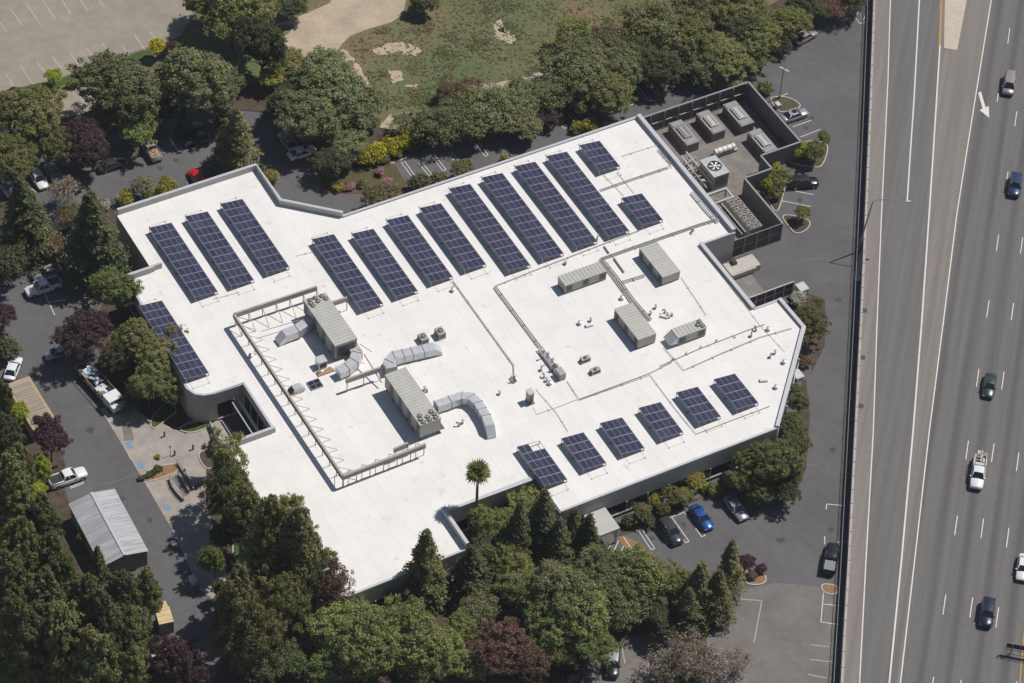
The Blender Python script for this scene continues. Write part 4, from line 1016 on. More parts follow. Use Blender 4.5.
t = thing('cooling_tower', 'grey cooling tower with one large round fan on top', 'cooling tower', UV((u0+u1)/2, (v0+v1)/2, .05), AU)
L, W = u1-u0, v1-v0
g = MB(); g.box((0, 0, 1.4), (L, W, 2.8)); g.build('casing', 'unit', t)
g = MB(); g.box((0, 0, 2.85), (L+.15, W+.15, .12)); g.build('lid', 'metal', t)
g = MB(); fan(g, 0, 0, 2.9, min(L, W)*.42, 24, 6); g.build('fan', ['white_paint', 'unit_dark', 'black'], t)
g = MB()
for k in range(7): g.box((-L/2-.02, 0, .6+k*.28), (.06, W*.85, .08)); g.box((0, -W/2-.02, .6+k*.28), (L*.85, .06, .08))
g.build('louvre', 'unit_dark', t)
t = thing('storage_tank', 'small white horizontal tank lying between chiller and cooling tower', 'tank', G(724, 152.5, .3), AV)
g = MB(); g.tube([(-1.9, 0, .75), (-1.8, 0, .75), (1.8, 0, .75), (1.9, 0, .75)], [.3, .48, .48, .3], 14); g.build('shell', 'white_paint', t, smooth=False)
g = MB()
for x in (-1.3, -.4, .4, 1.3): g.tube([(x-.04, 0, .75), (x+.04, 0, .75)], .51, 14)
g.build('strap', 'unit_dark', t)
g = MB(); g.box((0, 0, .1), (4.6, .9, .2)); g.box((-1.2, 0, .3), (.3, .8, .4)); g.box((1.2, 0, .3), (.3, .8, .4)); g.build('cradle', 'kerb', t)
u0, u1, v0, v1 = frame_px([(723.2,198.3),(736,193.4),(762.3,225.7),(750.5,230)], 2.2, .05)
t = thing('condenser_bank', 'long pale condenser with twelve round fans in two rows', 'condenser', UV((u0+u1)/2, (v0+v1)/2, .05), AU)
L, W = u1-u0, v1-v0
g = MB(); g.box((0, 0, 1.45), (L, W, 1.3)); g.build('cabinet', 'unit', t)
g = MB(); g.box((0, 0, 2.14), (L+.06, W+.06, .1)); g.build('lid', 'unit_brown', t)
for i in range(6):
    for j in (-1, 1):
        g = MB(); fan(g, -L/2+.55+i*(L-2.1)/5, j*W*.25, 2.19, .47, 14, 3); g.build('fan', ['unit_roof', 'unit_roof', 'black'], t)
g = MB()
for sx in (-1, 0, 1):
    for sy in (-1, 1): g.box((sx*(L/2-.15), sy*(W/2-.12), .4), (.12, .12, .8))
g.build('leg', 'fence_metal', t)
t = thing('pipe_rack', 'white steel beam frame beside the twelve fan condenser', 'pipe rack', G(717, 207, 0), AV)
g = MB()
for y in (-1.1, 1.0): g.box((0, y, 2.2), (4.4, .3, .35))
for x in (-2., 2.): g.box((x, 0, 2.2), (.25, 2.4, .25))
g.build('beam', 'wall_pale', t)
for x in (-2., 2.):
    for y in (-1.1, 1.0): g = MB(); g.box((x, y, 1.0), (.2, .2, 2.04)); g.build('column', 'wall_pale', t)
t = thing('yard_pipework', 'tangle of pale pipes and valves between roof and cooling tower', 'pipework', G(696, 176, 0), AU)
g = MB()
for k in range(9):
    x = -3.2+k*.75; g.tube([(x, -1.0, .1), (x, -.9, random.uniform(.8, 2)), (x+random.uniform(-.4, .4), .9, random.uniform(.8, 2)), (x, 1.0, .1)], .11, 6)
g.tube([(-4, -.4, 1.6), (4, -.4, 1.6)], .16, 8); g.tube([(-4, .5, 1.1), (4, .5, 1.1)], .16, 8); g.build('pipe_run', 'pipe_pale', t)
for k in range(5):
    g = MB(); g.box((-3+k*1.4, .3, .5), (.5, .5, 1.0)); g.build('pump', 'unit', t)
    g = MB(); g.cyl((-2.4+k*1.4, -.7, .1), .22, 1.1, 8); g.build('filter', 'unit', t)
t = thing('long_yard_pipe', 'straight white pipe running beside the condenser bank', 'pipe', G(733, 222, 1.5), AU)
g = MB(); g.tube([(-3.5, 0, .2), (-3.5, 0, .9), (3.5, 0, .9), (3.5, 0, .2)], .1, 7); g.tube([(-3.5, .5, .6), (3.5, .5, .6)], .08, 7); g.build('pipe_run', 'coping', t)

# ------------------------------------------------------------------ sheds on the left
def shed():
    zr, ze = 3.9, 3.1
    q = [G(68.8,504.9,ze), G(114.3,488,ze), G(148,550.3,ze)]
    A, B, C = (np.array(p[:2]) for p in q); du = (B-C)/np.linalg.norm(B-C); L = np.linalg.norm(B-C); W = abs(float((A-B)@np.array([-du[1], du[0]])))
    c = (A+B)/2-du*L/2; rz = math.atan2(du[1], du[0])
    t = thing('metal_shed', 'open shed with a pale corrugated metal gable roof beside the side road', 'shed', (float(c[0]), float(c[1]), 0), rz)
    for s in (-1, 1):
        g = MB(); n = int(L/.45)
        for i in range(n):
            x0, x1 = -L/2+L*i/n, -L/2+L*(i+.5)/n; x2 = -L/2+L*(i+1)/n
            for xa, xb, dz in ((x0, x1-.06, 0), (x1, x2-.06, .06)):
                g.add([(xa, 0, zr+dz), (xb, 0, zr+dz), (xb, s*W/2, ze+dz), (xa, s*W/2, ze+dz)], [(0, 1, 2, 3) if s < 0 else (3, 2, 1, 0)])
            g.add([(x1-.06, 0, zr), (x1, 0, zr+.06), (x1, s*W/2, ze+.06), (x1-.06, s*W/2, ze)], [(0, 1, 2, 3)])
            g.add([(x2-.06, 0, zr+.06), (x2, 0, zr), (x2, s*W/2, ze), (x2-.06, s*W/2, ze+.06)], [(0, 1, 2, 3)])
        g.build('roof', 'shed_roof', t)
    g = MB(); g.box((0, 0, zr+.08), (L, .35, .05)); g.build('ridge_cap', 'coping', t)
    g = MB(); g.add([(-L/2+.2, -W/2+.15, 0), (-L/2+.2, W/2-.15, 0), (-L/2+.2, W/2-.15, ze-.05), (-L/2+.2, 0, zr-.1), (-L/2+.2, -W/2+.15, ze-.05)], [(0, 4, 3, 2, 1)])
    g.add([(-L/2+.3, -W/2+.15, 0), (-L/2+.3, W/2-.15, 0), (-L/2+.3, W/2-.15, ze-.05), (-L/2+.3, 0, zr-.1), (-L/2+.3, -W/2+.15, ze-.05)], [(0, 1, 2, 3, 4)])
    g.box((0, W/2-.2, ze/2), (L-.5, .1, ze-.1)); g.build('wall', 'shed_wall', t)
    for k in range(5):
        g = MB(); g.box((-L/2+.4+(L-.8)*k/4, -W/2+.2, ze/2-.03), (.15, .15, ze-.06)); g.build('post', 'fence_metal', t)
    g = MB(); g.box((L/2-.4, -W/4, ze/2), (.1, W/2-.5, ze-.3)); g.build('wall', 'shed_wall', t)
def corr(name, c, c2):
    m, nt, b = nodes(name); b.inputs['Roughness'].default_value = .5; b.inputs['Metallic'].default_value = .2
    tc = nt.nodes.new('ShaderNodeTexCoord'); mp = nt.nodes.new('ShaderNodeMapping'); mp.inputs['Scale'].default_value = (1.1, .12, .3); nt.links.new(tc.outputs['Object'], mp.inputs['Vector'])
    n = nt.nodes.new('ShaderNodeTexNoise'); n.inputs['Scale'].default_value = 1.6; n.inputs['Detail'].default_value = 4; nt.links.new(mp.outputs[0], n.inputs['Vector'])
    r = nt.nodes.new('ShaderNodeValToRGB'); r.color_ramp.elements[0].position = .35; r.color_ramp.elements[1].position = .65
    r.color_ramp.elements[0].color = (*c, 1); r.color_ramp.elements[1].color = (*c2, 1)
    nt.links.new(n.outputs['Fac'], r.inputs['Fac']); nt.links.new(r.outputs['Color'], b.inputs['Base Color']); return m
M['shed_roof'] = corr('corrugated shed roof', (.36, .37, .39), (.50, .51, .53)); M['shed_wall'] = mat('shed wall', (.16, .15, .12), .8, amt=.2, scale=1)
M['cont_roof'] = corr('corrugated container roof', (.30, .25, .19), (.40, .34, .27))
shed()
def box_px(name, label, cat, pts, h, topm, sidem, ribm=None):
    q = [np.array(G(*p, h)[:2]) for p in pts]; c = sum(q)/4
    e1 = (q[3]-q[0]+q[2]-q[1])/2; e2 = (q[1]-q[0]+q[2]-q[3])/2; L, W = np.linalg.norm(e1), np.linalg.norm(e2); rz = math.atan2(e1[1], e1[0])
    t = thing(name, label, cat, (float(c[0]), float(c[1]), 0), rz)
    g = MB(); g.box((0, 0, h/2-.04), (L, W, h-.14))
    for k in range(int(L/.35)):
        for s in (-1, 1): g.box((-L/2+.2+k*.35, s*(W/2+.015), h/2), (.14, .03, h-.3))
    g.build('body', sidem, t)
    g = MB(); g.box((0, 0, h-.08), (L+.06, W+.06, .08))
    if not ribm:
        for k in range(3): g.box((-L/2+L*(k+.5)/3, 0, h-.02), (.06, W, .06))
    g.build('roof', topm, t)
    if ribm:
        g = MB(); 
        for k in range(int(L*.88/.55)): g.box((-L*.44+.3+k*.55, 0, h-.02), (.3, W*.8, .06))
        g.box((0, 0, h-.04), (L*.9, W*.84, .03))
        g.build('roof_sheet', ribm, t)
    g = MB()
    for s in (-1, 1): g.box((-L/2-.02, s*W/4, h/2-.05), (.05, W/2-.1, h-.35))
    g.build('door', sidem, t)
box_px('shipping_container', 'long container with corrugated tan roof and orange tan edges by the road', 'container', [(5.5,384.8),(29,375.7),(57.2,421.5),(33.7,430.6)], 2.6, 'tan_roof', 'copper', 'cont_roof')
box_px('storage_box', 'beige topped storage box half hidden under the pines at the lower left', 'container', [(156.4,609.7),(167.4,605.8),(174,619.1),(158.8,626.2)], 2.4, 'beige_roof', 'shed_wall')
box_px('small_crate', 'little beige box just above the beige topped storage box', 'crate', [(161.5,602),(164.5,600.5),(168.5,606),(163,608)], 1.2, 'beige_roof', 'copper')

# ------------------------------------------------------------------ plaza furniture
bsrc = None
for i, (x, y) in enumerate([(348,232),(413,352),(530,316),(478,468),(545,560),(565,552),(585,545),(392,470)]):
    if i == 7: continue
    p = G(110+x/6.38, 400+y/6.38, .05)
    lab = f'short dark bollard lamp on the pale plaza, {["nearest the lawn","beside the sign post","alone at the middle","next to the ramp wall","lower left of a row of three","middle of a row of three","upper right of a row of three"][i]}'
    if bsrc is None:
        bsrc = thing('bollard_lamp', lab, 'bollard', p, 0, 'bollard lamps on the plaza')
        g = MB(); g.cyl((0, 0, 0), .13, .85, 10); g.build('post', 'trim', bsrc)
        g = MB(); g.cyl((0, 0, .86), .16, .14, 10, r2=.1); g.build('lamp_shade', 'unit_dark', bsrc)
    else: dup(bsrc, p, 0, lab)
t = thing('parking_sign', 'thin sign post with small plate on the plaza by the hatched bay', 'sign', G(170.5, 455.5, .05), AV)
g = MB(); g.cyl((0, 0, 0), .04, 2.1, 6); g.build('post', 'fence_metal', t); g = MB(); g.box((0, .05, 1.85), (.32, .03, .5)); g.build('sign_plate', 'white_paint', t)
def rampwall(label, pxs):
    q = [np.array(G(110+x/6.38, 400+y/6.38, .6)[:2]) for x, y in pxs]; t = thing('ramp_wall', label, 'wall', (*q[0], 0), 0, 'low ramp walls on the plaza')
    g = MB(); g.wallstrip([p-q[0] for p in q], .2, .04, .62); g.build('wall', 'concrete', t)
    g = MB(); g.tube([(*(p-q[0]), 1.0) for p in q], .035, 5)
    for p in q: g.tube([(*(p-q[0]), .6), (*(p-q[0]), 1.0)], .03, 5)
    g.build('handrail', 'fence_dark', t)
rampwall('low curved concrete ramp wall with handrail, left side of the ramp', [(380,490),(395,540),(430,590),(470,630)])
rampwall('straight low ramp wall with handrail, right side of the ramp', [(428,392),(480,470),(535,560)])
rampwall('short low wall edging the middle of the ramp', [(440,465),(475,520),(505,575)])
for i, (x, y, lab) in enumerate([(612,520,'small orange utility box on the bed beside the front canopy'),]):
    pass
def ubox(label, px, py, m='kerb', s=(.9, .6, .8), rz=AU):
    t = thing('utility_box', label, 'utility box', G(px, py, .05), rz); g = MB(); g.box((0, 0, s[2]/2), s); g.build('cabinet', m, t)
    g = MB(); g.box((0, 0, s[2]+.03), (s[0]+.1, s[1]+.1, .06)); g.build('lid', 'coping', t); g = MB(); g.box((0, -s[1]/2-.01, s[2]/2), (s[0]*.7, .02, s[2]*.7)); g.build('door', 'unit', t)
ubox('small pale utility box on the kerbed island behind the silver car', 777.5, 107.5)
ubox('pale utility box beside the side road below the plaza', 193, 583, s=(1.2, .8, .9))
ubox('tan utility box on the verge below the metal shed', 174, 546, 'tan_roof', (.8, .6, .6))
ubox('white utility cabinet on the pale curb right of the building', 797.5, 376.5, 'white_paint', (1.6, 1.2, .5))
ubox('white cabinet half hidden in the trees by the right roof corner', 800.5, 297, 'white_paint', (1.6, 1.4, 2.2))

# ------------------------------------------------------------------ vehicles
PAINT = {k: paint(k, c, mt) for k, c, mt in [('white', (.75, .75, .75), 0), ('silver', (.42, .43, .45), .5), ('black', (.014, .015, .018), .2), ('navy', (.018, .024, .055), .3), ('blue', (.02, .085, .32), .4), ('teal', (.055, .085, .085), .5),
         ('darkgrey', (.05, .052, .056), .4), ('red', (.50, .012, .02), 0), ('beige', (.34, .30, .28), .3), ('darkblue', (.03, .055, .12), .3), ('lightgrey', (.30, .31, .33), .4)]}
M['carpaint'] = PAINT['silver']
def car_mesh(kind):
    """profile along x: list (x, z) of the lower body top; cabin trapezoid"""
    if kind == 'sedan': L, W, H, belt = 4.7, 1.82, 1.43, .92; cab = (1.05, -1.75, .35, -1.1); hood = .78; trunk = .88
    elif kind == 'hatch': L, W, H, belt = 4.1, 1.75, 1.48, .92; cab = (1.0, -1.95, .35, -1.45); hood = .82; trunk = .92
    elif kind == 'suv': L, W, H, belt = 4.75, 1.9, 1.78, 1.08; cab = (1.1, -2.25, .5, -1.95); hood = 1.0; trunk = 1.08
    elif kind == 'van': L, W, H, belt = 5.0, 1.95, 1.8, 1.05; cab = (1.65, -2.42, .9, -2.2); hood = .95; trunk = 1.05
    else: L, W, H, belt = 5.5, 1.95, 1.82, 1.1; cab = (1.25, -.75, .65, -.6); hood = 1.02; trunk = 1.08
    return L, W, H, belt, cab, hood, trunk
def make_car(kind, label, loc, rz, group, col, roofcol=None):
    L, W, H, belt, (cb1, cb0, ct1, ct0), hood, trunk = car_mesh(kind)
    t = thing({'sedan': 'parked_car', 'hatch': 'parked_car', 'suv': 'parked_suv', 'van': 'parked_minivan', 'pickup': 'pickup_truck'}[kind], label, {'sedan': 'car', 'hatch': 'car', 'suv': 'suv', 'van': 'minivan', 'pickup': 'pickup truck'}[kind], loc, rz, group)
    pc = PAINT[col]
    g = MB(); st = []
    xs = [L/2, L/2-.12, L/2-.5, cb1+.15, cb1, cb1-.4, 0, cb0+.3, cb0, -L/2+.45, -L/2+.1, -L/2]
    xs = sorted(set(xs), reverse=True)
    def top(x):
        if x >= cb1: f = (x-cb1)/(L/2-cb1); return belt*(1-f)+hood*f-.22*max(0, f-.8)*3
        if x <= cb0: f = (cb0-x)/(L/2+cb0+1e-6) if L/2+cb0 > .05 else 1; return belt*(1-f)+trunk*f-.12*max(0, f-.85)*3
        return belt
    def half(x):
        f = abs(x)/(L/2); return W/2*(1-.10*max(0, (f-.6)/.4)**2-.10*max(0, (f-.93)/.07))
    NS = 11; rings = []
    for x in xs:
        w, z1 = half(x), top(x); zb = .22 if abs(x) < L/2-.15 else .34
        prof = [(-w*.86, zb), (-w, zb+.14), (-w*1.0, (zb+z1)/2), (-w*.97, z1-.12), (-w*.86, z1-.02), (0, z1+.035), (w*.86, z1-.02), (w*.97, z1-.12), (w, (zb+z1)/2), (w, zb+.14), (w*.86, zb)]
        rings += [(x, y, z) for y, z in prof]
    n = len(xs); fs = [(i*NS+k, i*NS+(k+1)%NS, (i+1)*NS+(k+1)%NS, (i+1)*NS+k) for i in range(n-1) for k in range(NS)]
    fs += [tuple(range(NS))[::-1], tuple((n-1)*NS+k for k in range(NS))]
    g.add(rings, fs, 0)
    wb, wt = W/2*.88, W/2*.72
    # roof panel, crowned
    R = []; nx = 5
    for i in range(nx+1):
        x = ct1+(ct0-ct1)*i/nx; dz = .045*math.sin(PI*i/nx)
        for y, e in ((-wt, -.03), (-wt*.5, .02), (0, .03), (wt*.5, .02), (wt, -.03)): R.append((x, y, H+dz+e-.03))
    g.add(R, [(i*5+k, i*5+k+1, (i+1)*5+k+1, (i+1)*5+k) for i in range(nx) for k in range(4)], 1 if roofcol else 0)
    for s in (-1, 1):    # pillars
        for (xb, xt, ww) in ((cb1, ct1, .05), (cb0, ct0, .07), ((cb1+cb0)/2-.1, (ct1+ct0)/2-.1, .04)):
            g.tube([(xb, s*wb, belt-.03), (xt, s*wt, H-.05)], ww, 5)
        g.tube([(ct1, s*wt, H-.05), (ct0, s*wt, H-.05)], .05, 5)
    if kind == 'pickup':   # open bed
        x0, x1 = cb0-.12, -L/2+.08
        g.box(((x0+x1)/2, W/2-.12, 1.2), (x0-x1, .1, .24)); g.box(((x0+x1)/2, -W/2+.12, 1.2), (x0-x1, .1, .24)); g.box((x1, 0, 1.16), (.08, W-.2, .3)); g.box((x0, 0, 1.2), (.08, W-.2, .24))
    g.build('body', [pc, PAINT[roofcol] if roofcol else pc], t, smooth=False)
    sm = t.children[-1].data
    try: sm.polygons.foreach_set('use_smooth', [True]*len(sm.polygons))
    except Exception: pass
    if kind == 'pickup':
        g = MB(); g.box(((x0+x1)/2, 0, 1.13), (x0-x1-.1, W-.35, .04)); g.build('truck_bed', 'trim', t)
    e = .012
    g = MB(); g.add([(cb1+e, -wb+.03, belt), (cb1+e, wb-.03, belt), (ct1+e, wt-.03, H-.05), (ct1+e, -wt+.03, H-.05)], [(0, 1, 2, 3)]); g.build('windshield', 'glass_car', t)
    g = MB(); g.add([(cb0-e, -wb+.03, belt), (cb0-e, wb-.03, belt), (ct0-e, wt-.03, H-.05), (ct0-e, -wt+.03, H-.05)], [(3, 2, 1, 0)]); g.build('rear_window', 'glass_car', t)
    for s in (-1, 1):
        g = MB(); g.add([(cb1, s*(wb+e), belt), (cb0, s*(wb+e), belt), (ct0, s*(wt+e), H-.05), (ct1, s*(wt+e), H-.05)], [(0, 1, 2, 3) if s > 0 else (3, 2, 1, 0)]); g.build('side_window', 'glass_car', t)
        g = MB(); g.box((L/2-.12, s*(W/2-.33), hood*.78), (.16, .36, .15)); g.build('headlight', 'headlight', t)
        g = MB(); g.box((-L/2+.06, s*(W/2-.25), trunk*.82), (.1, .26, .18)); g.build('taillight', 'taillight', t)
        g = MB(); g.box((cb1-.25, s*(W/2+.06), belt+.05), (.16, .2, .12)); g.build('mirror', [pc], t)
        for x in (L/2-.9, -L/2+.95):
            r = .33 if kind in ('sedan', 'hatch') else .38
            g = MB(); g.tube([(x, s*(W/2-.2), r), (x, s*(W/2+.012), r)], r, 14); wh = g.build('wheel', 'black', t)
            g = MB(); g.tube([(x, s*(W/2+.0), r), (x, s*(W/2+.025), r)], r*.6, 10); g.build('rim', 'rim', wh)
    g = MB(); g.box((L/2-.03, 0, .42), (.1, W*.7, .2)); g.box((-L/2+.03, 0, .42), (.1, W*.7, .2)); g.box((L/2-.05, 0, hood*.72), (.08, W*.35, .14)); g.build('bumper', 'trim', t)
    return t
def hd(a, b, z=0):
    A, B = G(*a, z), G(*b, z); return math.atan2(B[1]-A[1], B[0]-A[0])
def vehicle(kind, label, px, py, rz, col, group, z=0, roofcol=None, name=None):
    L, W, H, *_ = car_mesh(kind)
    p = G(px, py, z+H*.5); t = make_car(kind, label, (p[0], p[1], z), rz, group, col, roofcol)
    if name: t.name = name
    return t
FG, PG = 'vehicles driving on the freeway', 'vehicles parked around the building'
fz = FZ; DN = AF+PI
vehicle('van', 'beige minivan with a pale hood near the top of the freeway', 1009.5, 83, DN, 'beige', FG, fz, name='minivan')
vehicle('suv', 'dark blue suv on the freeway below the beige minivan', 1015.3, 184.5, DN, 'darkblue', FG, fz, name='suv')
vehicle('sedan', 'dark teal sedan driving between dashed lines mid freeway', 989.5, 385, DN, 'teal', FG, fz, name='car')
vehicle('sedan', 'white car at the right edge of the frame on the freeway', 1023.5, 567, DN, 'white', FG, fz, name='car')
vehicle('suv', 'dark navy suv low on the freeway above the overhead sign', 987.5, 612, DN, 'navy', FG, fz, name='suv')
tr = vehicle('pickup', 'white work truck with a ladder rack and machinery behind its cab', 978.3, 473, DN, 'white', FG, fz, name='work_truck')
g = MB()
for s in (-1, 1):
    g.tube([(-2.6, s*.8, 1.35), (-2.6, s*.8, 1.9), (-.7, s*.8, 1.9), (-.7, s*.8, 1.35)], .05, 5)
g.tube([(-2.6, -.8, 1.9), (-2.6, .8, 1.9)], .05, 5); g.tube([(-1.6, -.8, 1.9), (-1.6, .8, 1.9)], .05, 5); g.build('rack', 'white_paint', tr)
g = MB(); g.box((-1.1, 0, 1.45), (.5, 1.3, .5)); g.tube([(-1.2, .1, 1.5), (-3.3, .1, 2.1)], .12, 6); g.box((-3.2, -.3, 1.6), (.6, .5, .5)); g.box((-2.2, .5, 1.4), (1.2, .3, .35)); g.build('crane', 'unit_roof', tr)
g = MB(); g.box((-2.9, .65, 1.6), (.5, .5, .8)); g.box((-3.3, 0, .7), (.7, 1.6, .12)); g.build('cargo', 'copper', tr)
tr_ = vehicle('sedan', 'silver car with a dark sunroof parked beside the yard wall', 794.5, 114.5, AV, 'silver', PG)
g = MB(); g.box((-.15, 0, 1.45), (.75, .8, .05)); g.build('sunroof', 'glass_car', tr_)
vehicle('suv', 'black suv parked between two planted islands right of the yard', 803.5, 181.5, AV-.35, 'black', PG)
tr = vehicle('pickup', 'black pickup with a grey bed cover beside the freeway wall', 831.2, 557.5, AF, 'black', PG)
g = MB(); g.box((-1.8, 0, 1.33), (1.7, 1.5, .06)); g.build('bed_cover', PAINT['lightgrey'], tr)
vehicle('sedan', 'bright blue car in the front parking row', 701.5, 517, AU+PI, 'blue', PG)
vehicle('suv', 'dark grey suv in the front parking row left of the blue car', 670.3, 530.5, AU+PI, 'darkgrey', PG)
vehicle('sedan', 'pale car in tree shade right of the blue car', 736, 507.5, AU+PI, 'lightgrey', PG)
vehicle('suv', 'dark suv with silver roof in the lower lot at the picture bottom', 613, 662, AF+PI+.12, 'black', PG, roofcol='silver')
vehicle('sedan', 'dark car under the trees at the picture bottom, left of the silver roofed suv', 573, 676, AF+PI+.3, 'darkgrey', PG)
vehicle('sedan', 'pale car under trees at the top near the freeway wall', 805, 36, AV+.2, 'beige', PG)
tr = vehicle('pickup', 'pickup with rust coloured cargo in its bed, upper left lot', 150.5, 148, AU, 'silver', PG)
g = MB(); g.box((-1.8, 0, 1.22), (1.6, 1.4, .12)); 
for k in range(12): g.box((-1.8+random.uniform(-.7, .7), random.uniform(-.5, .5), 1.33), (random.uniform(.2, .5), random.uniform(.2, .4), random.uniform(.1, .3)), random.uniform(0, 3))
g.build('cargo', 'copper', tr)
vehicle('suv', 'dark navy suv in the upper left lot right of the rusty pickup', 184, 134.5, AU+PI, 'navy', PG)
vehicle('sedan', 'dark car in tree shade at the end of the upper left row', 199.5, 132, AU+PI, 'darkgrey', PG)
vehicle('hatch', 'bright red car just behind the upper left roof edge', 197, 177, AU, 'red', PG)
vehicle('sedan', 'white car, left of two side by side in the left lot', 38.5, 178, AU+PI, 'white', PG)
vehicle('sedan', 'silver car, right of two side by side in the left lot', 54, 173, AU+PI, 'silver', PG)
vehicle('suv', 'silver suv at the left picture edge in the left lot', 6.5, 185, AU+PI, 'silver', PG)
vehicle('sedan', 'pale car glimpsed between two tall conifers in the left lot', 57, 226, AV+PI, 'silver', PG)
vehicle('pickup', 'white pickup nosing out of conifer shade by the side road', 43, 286, AV+PI, 'white', PG)
vehicle('sedan', 'silver car behind the white pickup in conifer shade', 47, 272, AV+PI, 'silver', PG)
vehicle('hatch', 'small light blue car in the shade of the purple tree', 58.5, 352, AV+PI, 'lightgrey', PG)
vehicle('sedan', 'white car at the upper end of the tan roofed container', 13, 368, AV+.9, 'white', PG)
vehicle('pickup', 'white pickup parked above the metal shed roof', 67.5, 476.5, AV, 'white', PG)
vehicle('sedan', 'silver car under the big grey green tree, upper one', 288, 141, AU, 'silver', PG)
vehicle('sedan', 'white car under the big grey green tree, lower one', 302, 152, AV, 'white', PG)
vehicle('sedan', 'dark grey car in purple tree shade in the upper left lot', 112, 164, AV, 'darkgrey', PG)
vehicle('sedan', 'white car half under the lower left pines near the purple tree', 152, 656, AV, 'white', PG)
# loaded flatbed truck
a, b = (86, 374), (111, 402); p = G((a[0]+b[0])/2+1, (a[1]+b[1])/2+3, 0); rz = hd(a, b)
t = thing('flatbed_truck', 'flatbed truck loaded with shiny blue and white sheets by the trees', 'truck', p, rz)
g = MB(); g.box((-1, 0, .95), (7.2, 2.4, .22)); g.box((-1, 0, .65), (8.5, .8, .3)); g.build('bed', 'trim', t)
g = MB(); g.box((3.7, 0, 1.5), (1.9, 2.2, 1.6)); g.box((4.9, 0, 1.1), (.9, 2.0, .9)); g.build('cab', PAINT['white'], t)
g = MB(); g.add([(4.66, -.95, 1.6), (4.66, .95, 1.6), (4.66, .9, 2.2), (4.66, -.9, 2.2)], [(0, 1, 2, 3)]); g.build('windshield', 'glass_car', t)
g = MB()
for s in (-1, 1):
    g.box((-1, s*1.17, 1.9), (7.2, .06, .08)); 
    for k in range(6): g.box((-4.5+k*1.4, s*1.17, 1.5), (.07, .06, .9))
g.box((-4.6, 0, 1.9), (.06, 2.4, .08)); g.build('rack', 'copper', t)
for k in range(26):
    g = MB(); g.box((-4.2+random.uniform(0, 6.2), random.uniform(-.75, .75), 1.15+random.uniform(0, .5)), (random.uniform(.5, 1.3), random.uniform(.4, .9), .08), random.uniform(-.5, .5), rx=random.uniform(-.3, .3), ry=random.uniform(-.3, .3))
    g.build('cargo_sheet', [PAINT['white'], 'coping', PAINT['lightgrey'], 'cargo_blue'][k % 4] if k % 4 != 3 else mat('blue cargo sheet', (.12, .22, .42), .3), t)
for s in (-1, 1):
    for x in (4.3, -2.6, -3.7): g = MB(); g.tube([(x, s*.85, .48), (x, s*1.15, .48)], .48, 14); g.build('wheel', 'black', t)

# ------------------------------------------------------------------ vegetation meshes
rng = np.random.default_rng(11)
def quads_mesh(name, P, Nn, size, mats, aspect=1.5):
    n = len(P); r = rng.normal(size=(n, 3)); t = np.cross(Nn, r); t /= np.linalg.norm(t, axis=1)[:, None]+1e-9; b = np.cross(Nn, t)
    s = (size*rng.uniform(.6, 1.35, n))[:, None]; t = t*s*.5*math.sqrt(aspect); b = b*s*.5/math.sqrt(aspect)
    sk = rng.uniform(.35, .9, n)[:, None]
    V4 = np.stack([P-t-b*sk, P+t*.2-b, P+t+b*sk*.6, P-t*.3+b], 1).reshape(-1, 3)
    me = bpy.data.meshes.new(name); me.vertices.add(4*n); me.vertices.foreach_set('co', V4.astype(np.float32).ravel())
    me.loops.add(4*n); me.loops.foreach_set('vertex_index', np.arange(4*n, dtype=np.int32)); me.polygons.add(n)
    me.polygons.foreach_set('loop_start', np.arange(0, 4*n, 4, dtype=np.int32)); me.update(calc_edges=True); me.validate()
    me.materials.append(mats); return me
def crown_points(R, Hh, nl, n, lr=(.10, .2), zmin=-.3, spread=.84, jitter=.30, bumps=18, bump=.5):
    # many small leaf clumps on and inside a lumpy ellipsoid
    D = rng.normal(size=(nl, 3)); D /= np.linalg.norm(D, axis=1)[:, None]; D[:, 2] = np.where(D[:, 2] < zmin, -D[:, 2], D[:, 2])
    B = rng.normal(size=(bumps, 3)); B /= np.linalg.norm(B, axis=1)[:, None]; ba = rng.uniform(-bump, bump*.8, bumps)
    k = 1+np.sum(ba[None]*np.clip((D@B.T-.45)/.55, 0, 1), 1)
    sh = 1-.6*rng.random(nl)**1.5
    k = np.clip(k, .45, 1.5); C = D*np.array([R, R, Hh])*spread*(k*sh)[:, None]*rng.uniform(.86, 1.16, (nl, 1))
    rad = rng.uniform(*lr, nl)*R
    w = rad**2*(.35+rng.random(nl)); w /= w.sum(); L = rng.choice(nl, n, p=w)
    d = rng.normal(size=(n, 3)); d /= np.linalg.norm(d, axis=1)[:, None]; d[:, 2] = np.where((d[:, 2] < -.1) & (rng.random(n) < .5), -d[:, 2], d[:, 2])
    rr = rad[L]*(.3+1.25*rng.random(n)**.9)
    P = C[L]+d*rr[:, None]*np.array([1, 1, .75])
    Nn = d*.45+D[L]*.35+rng.normal(size=(n, 3))*.6+np.array([0, 0, .35]); Nn /= np.linalg.norm(Nn, axis=1)[:, None]
    return P, Nn
def trunk_mesh(h, r, limbs, name, R=3.0, mt='bark'):
    g = MB(); g.tube([(0, 0, -.1), (.05, 0, h*.5), (0, .08, h)], [r*1.25, r, r*.75], 8)
    for k in range(limbs):
        a = 2*PI*k/limbs+random.uniform(-.4, .4); l = R*random.uniform(.5, .85)
        g.tube([(0, 0, h*random.uniform(.75, 1)), (math.cos(a)*l*.45, math.sin(a)*l*.45, h+l*.35), (math.cos(a)*l, math.sin(a)*l, h+l*random.uniform(.5, 1.0))], [r*.6, r*.35, r*.12], 5)
    me = bpy.data.meshes.new(name); me.from_pydata(g.v, [], g.f); me.materials.append(M[mt]); me.update(); return me
PROTO = {}
def variants(key, n, fn): PROTO[key] = [fn(i) for i in range(n)]
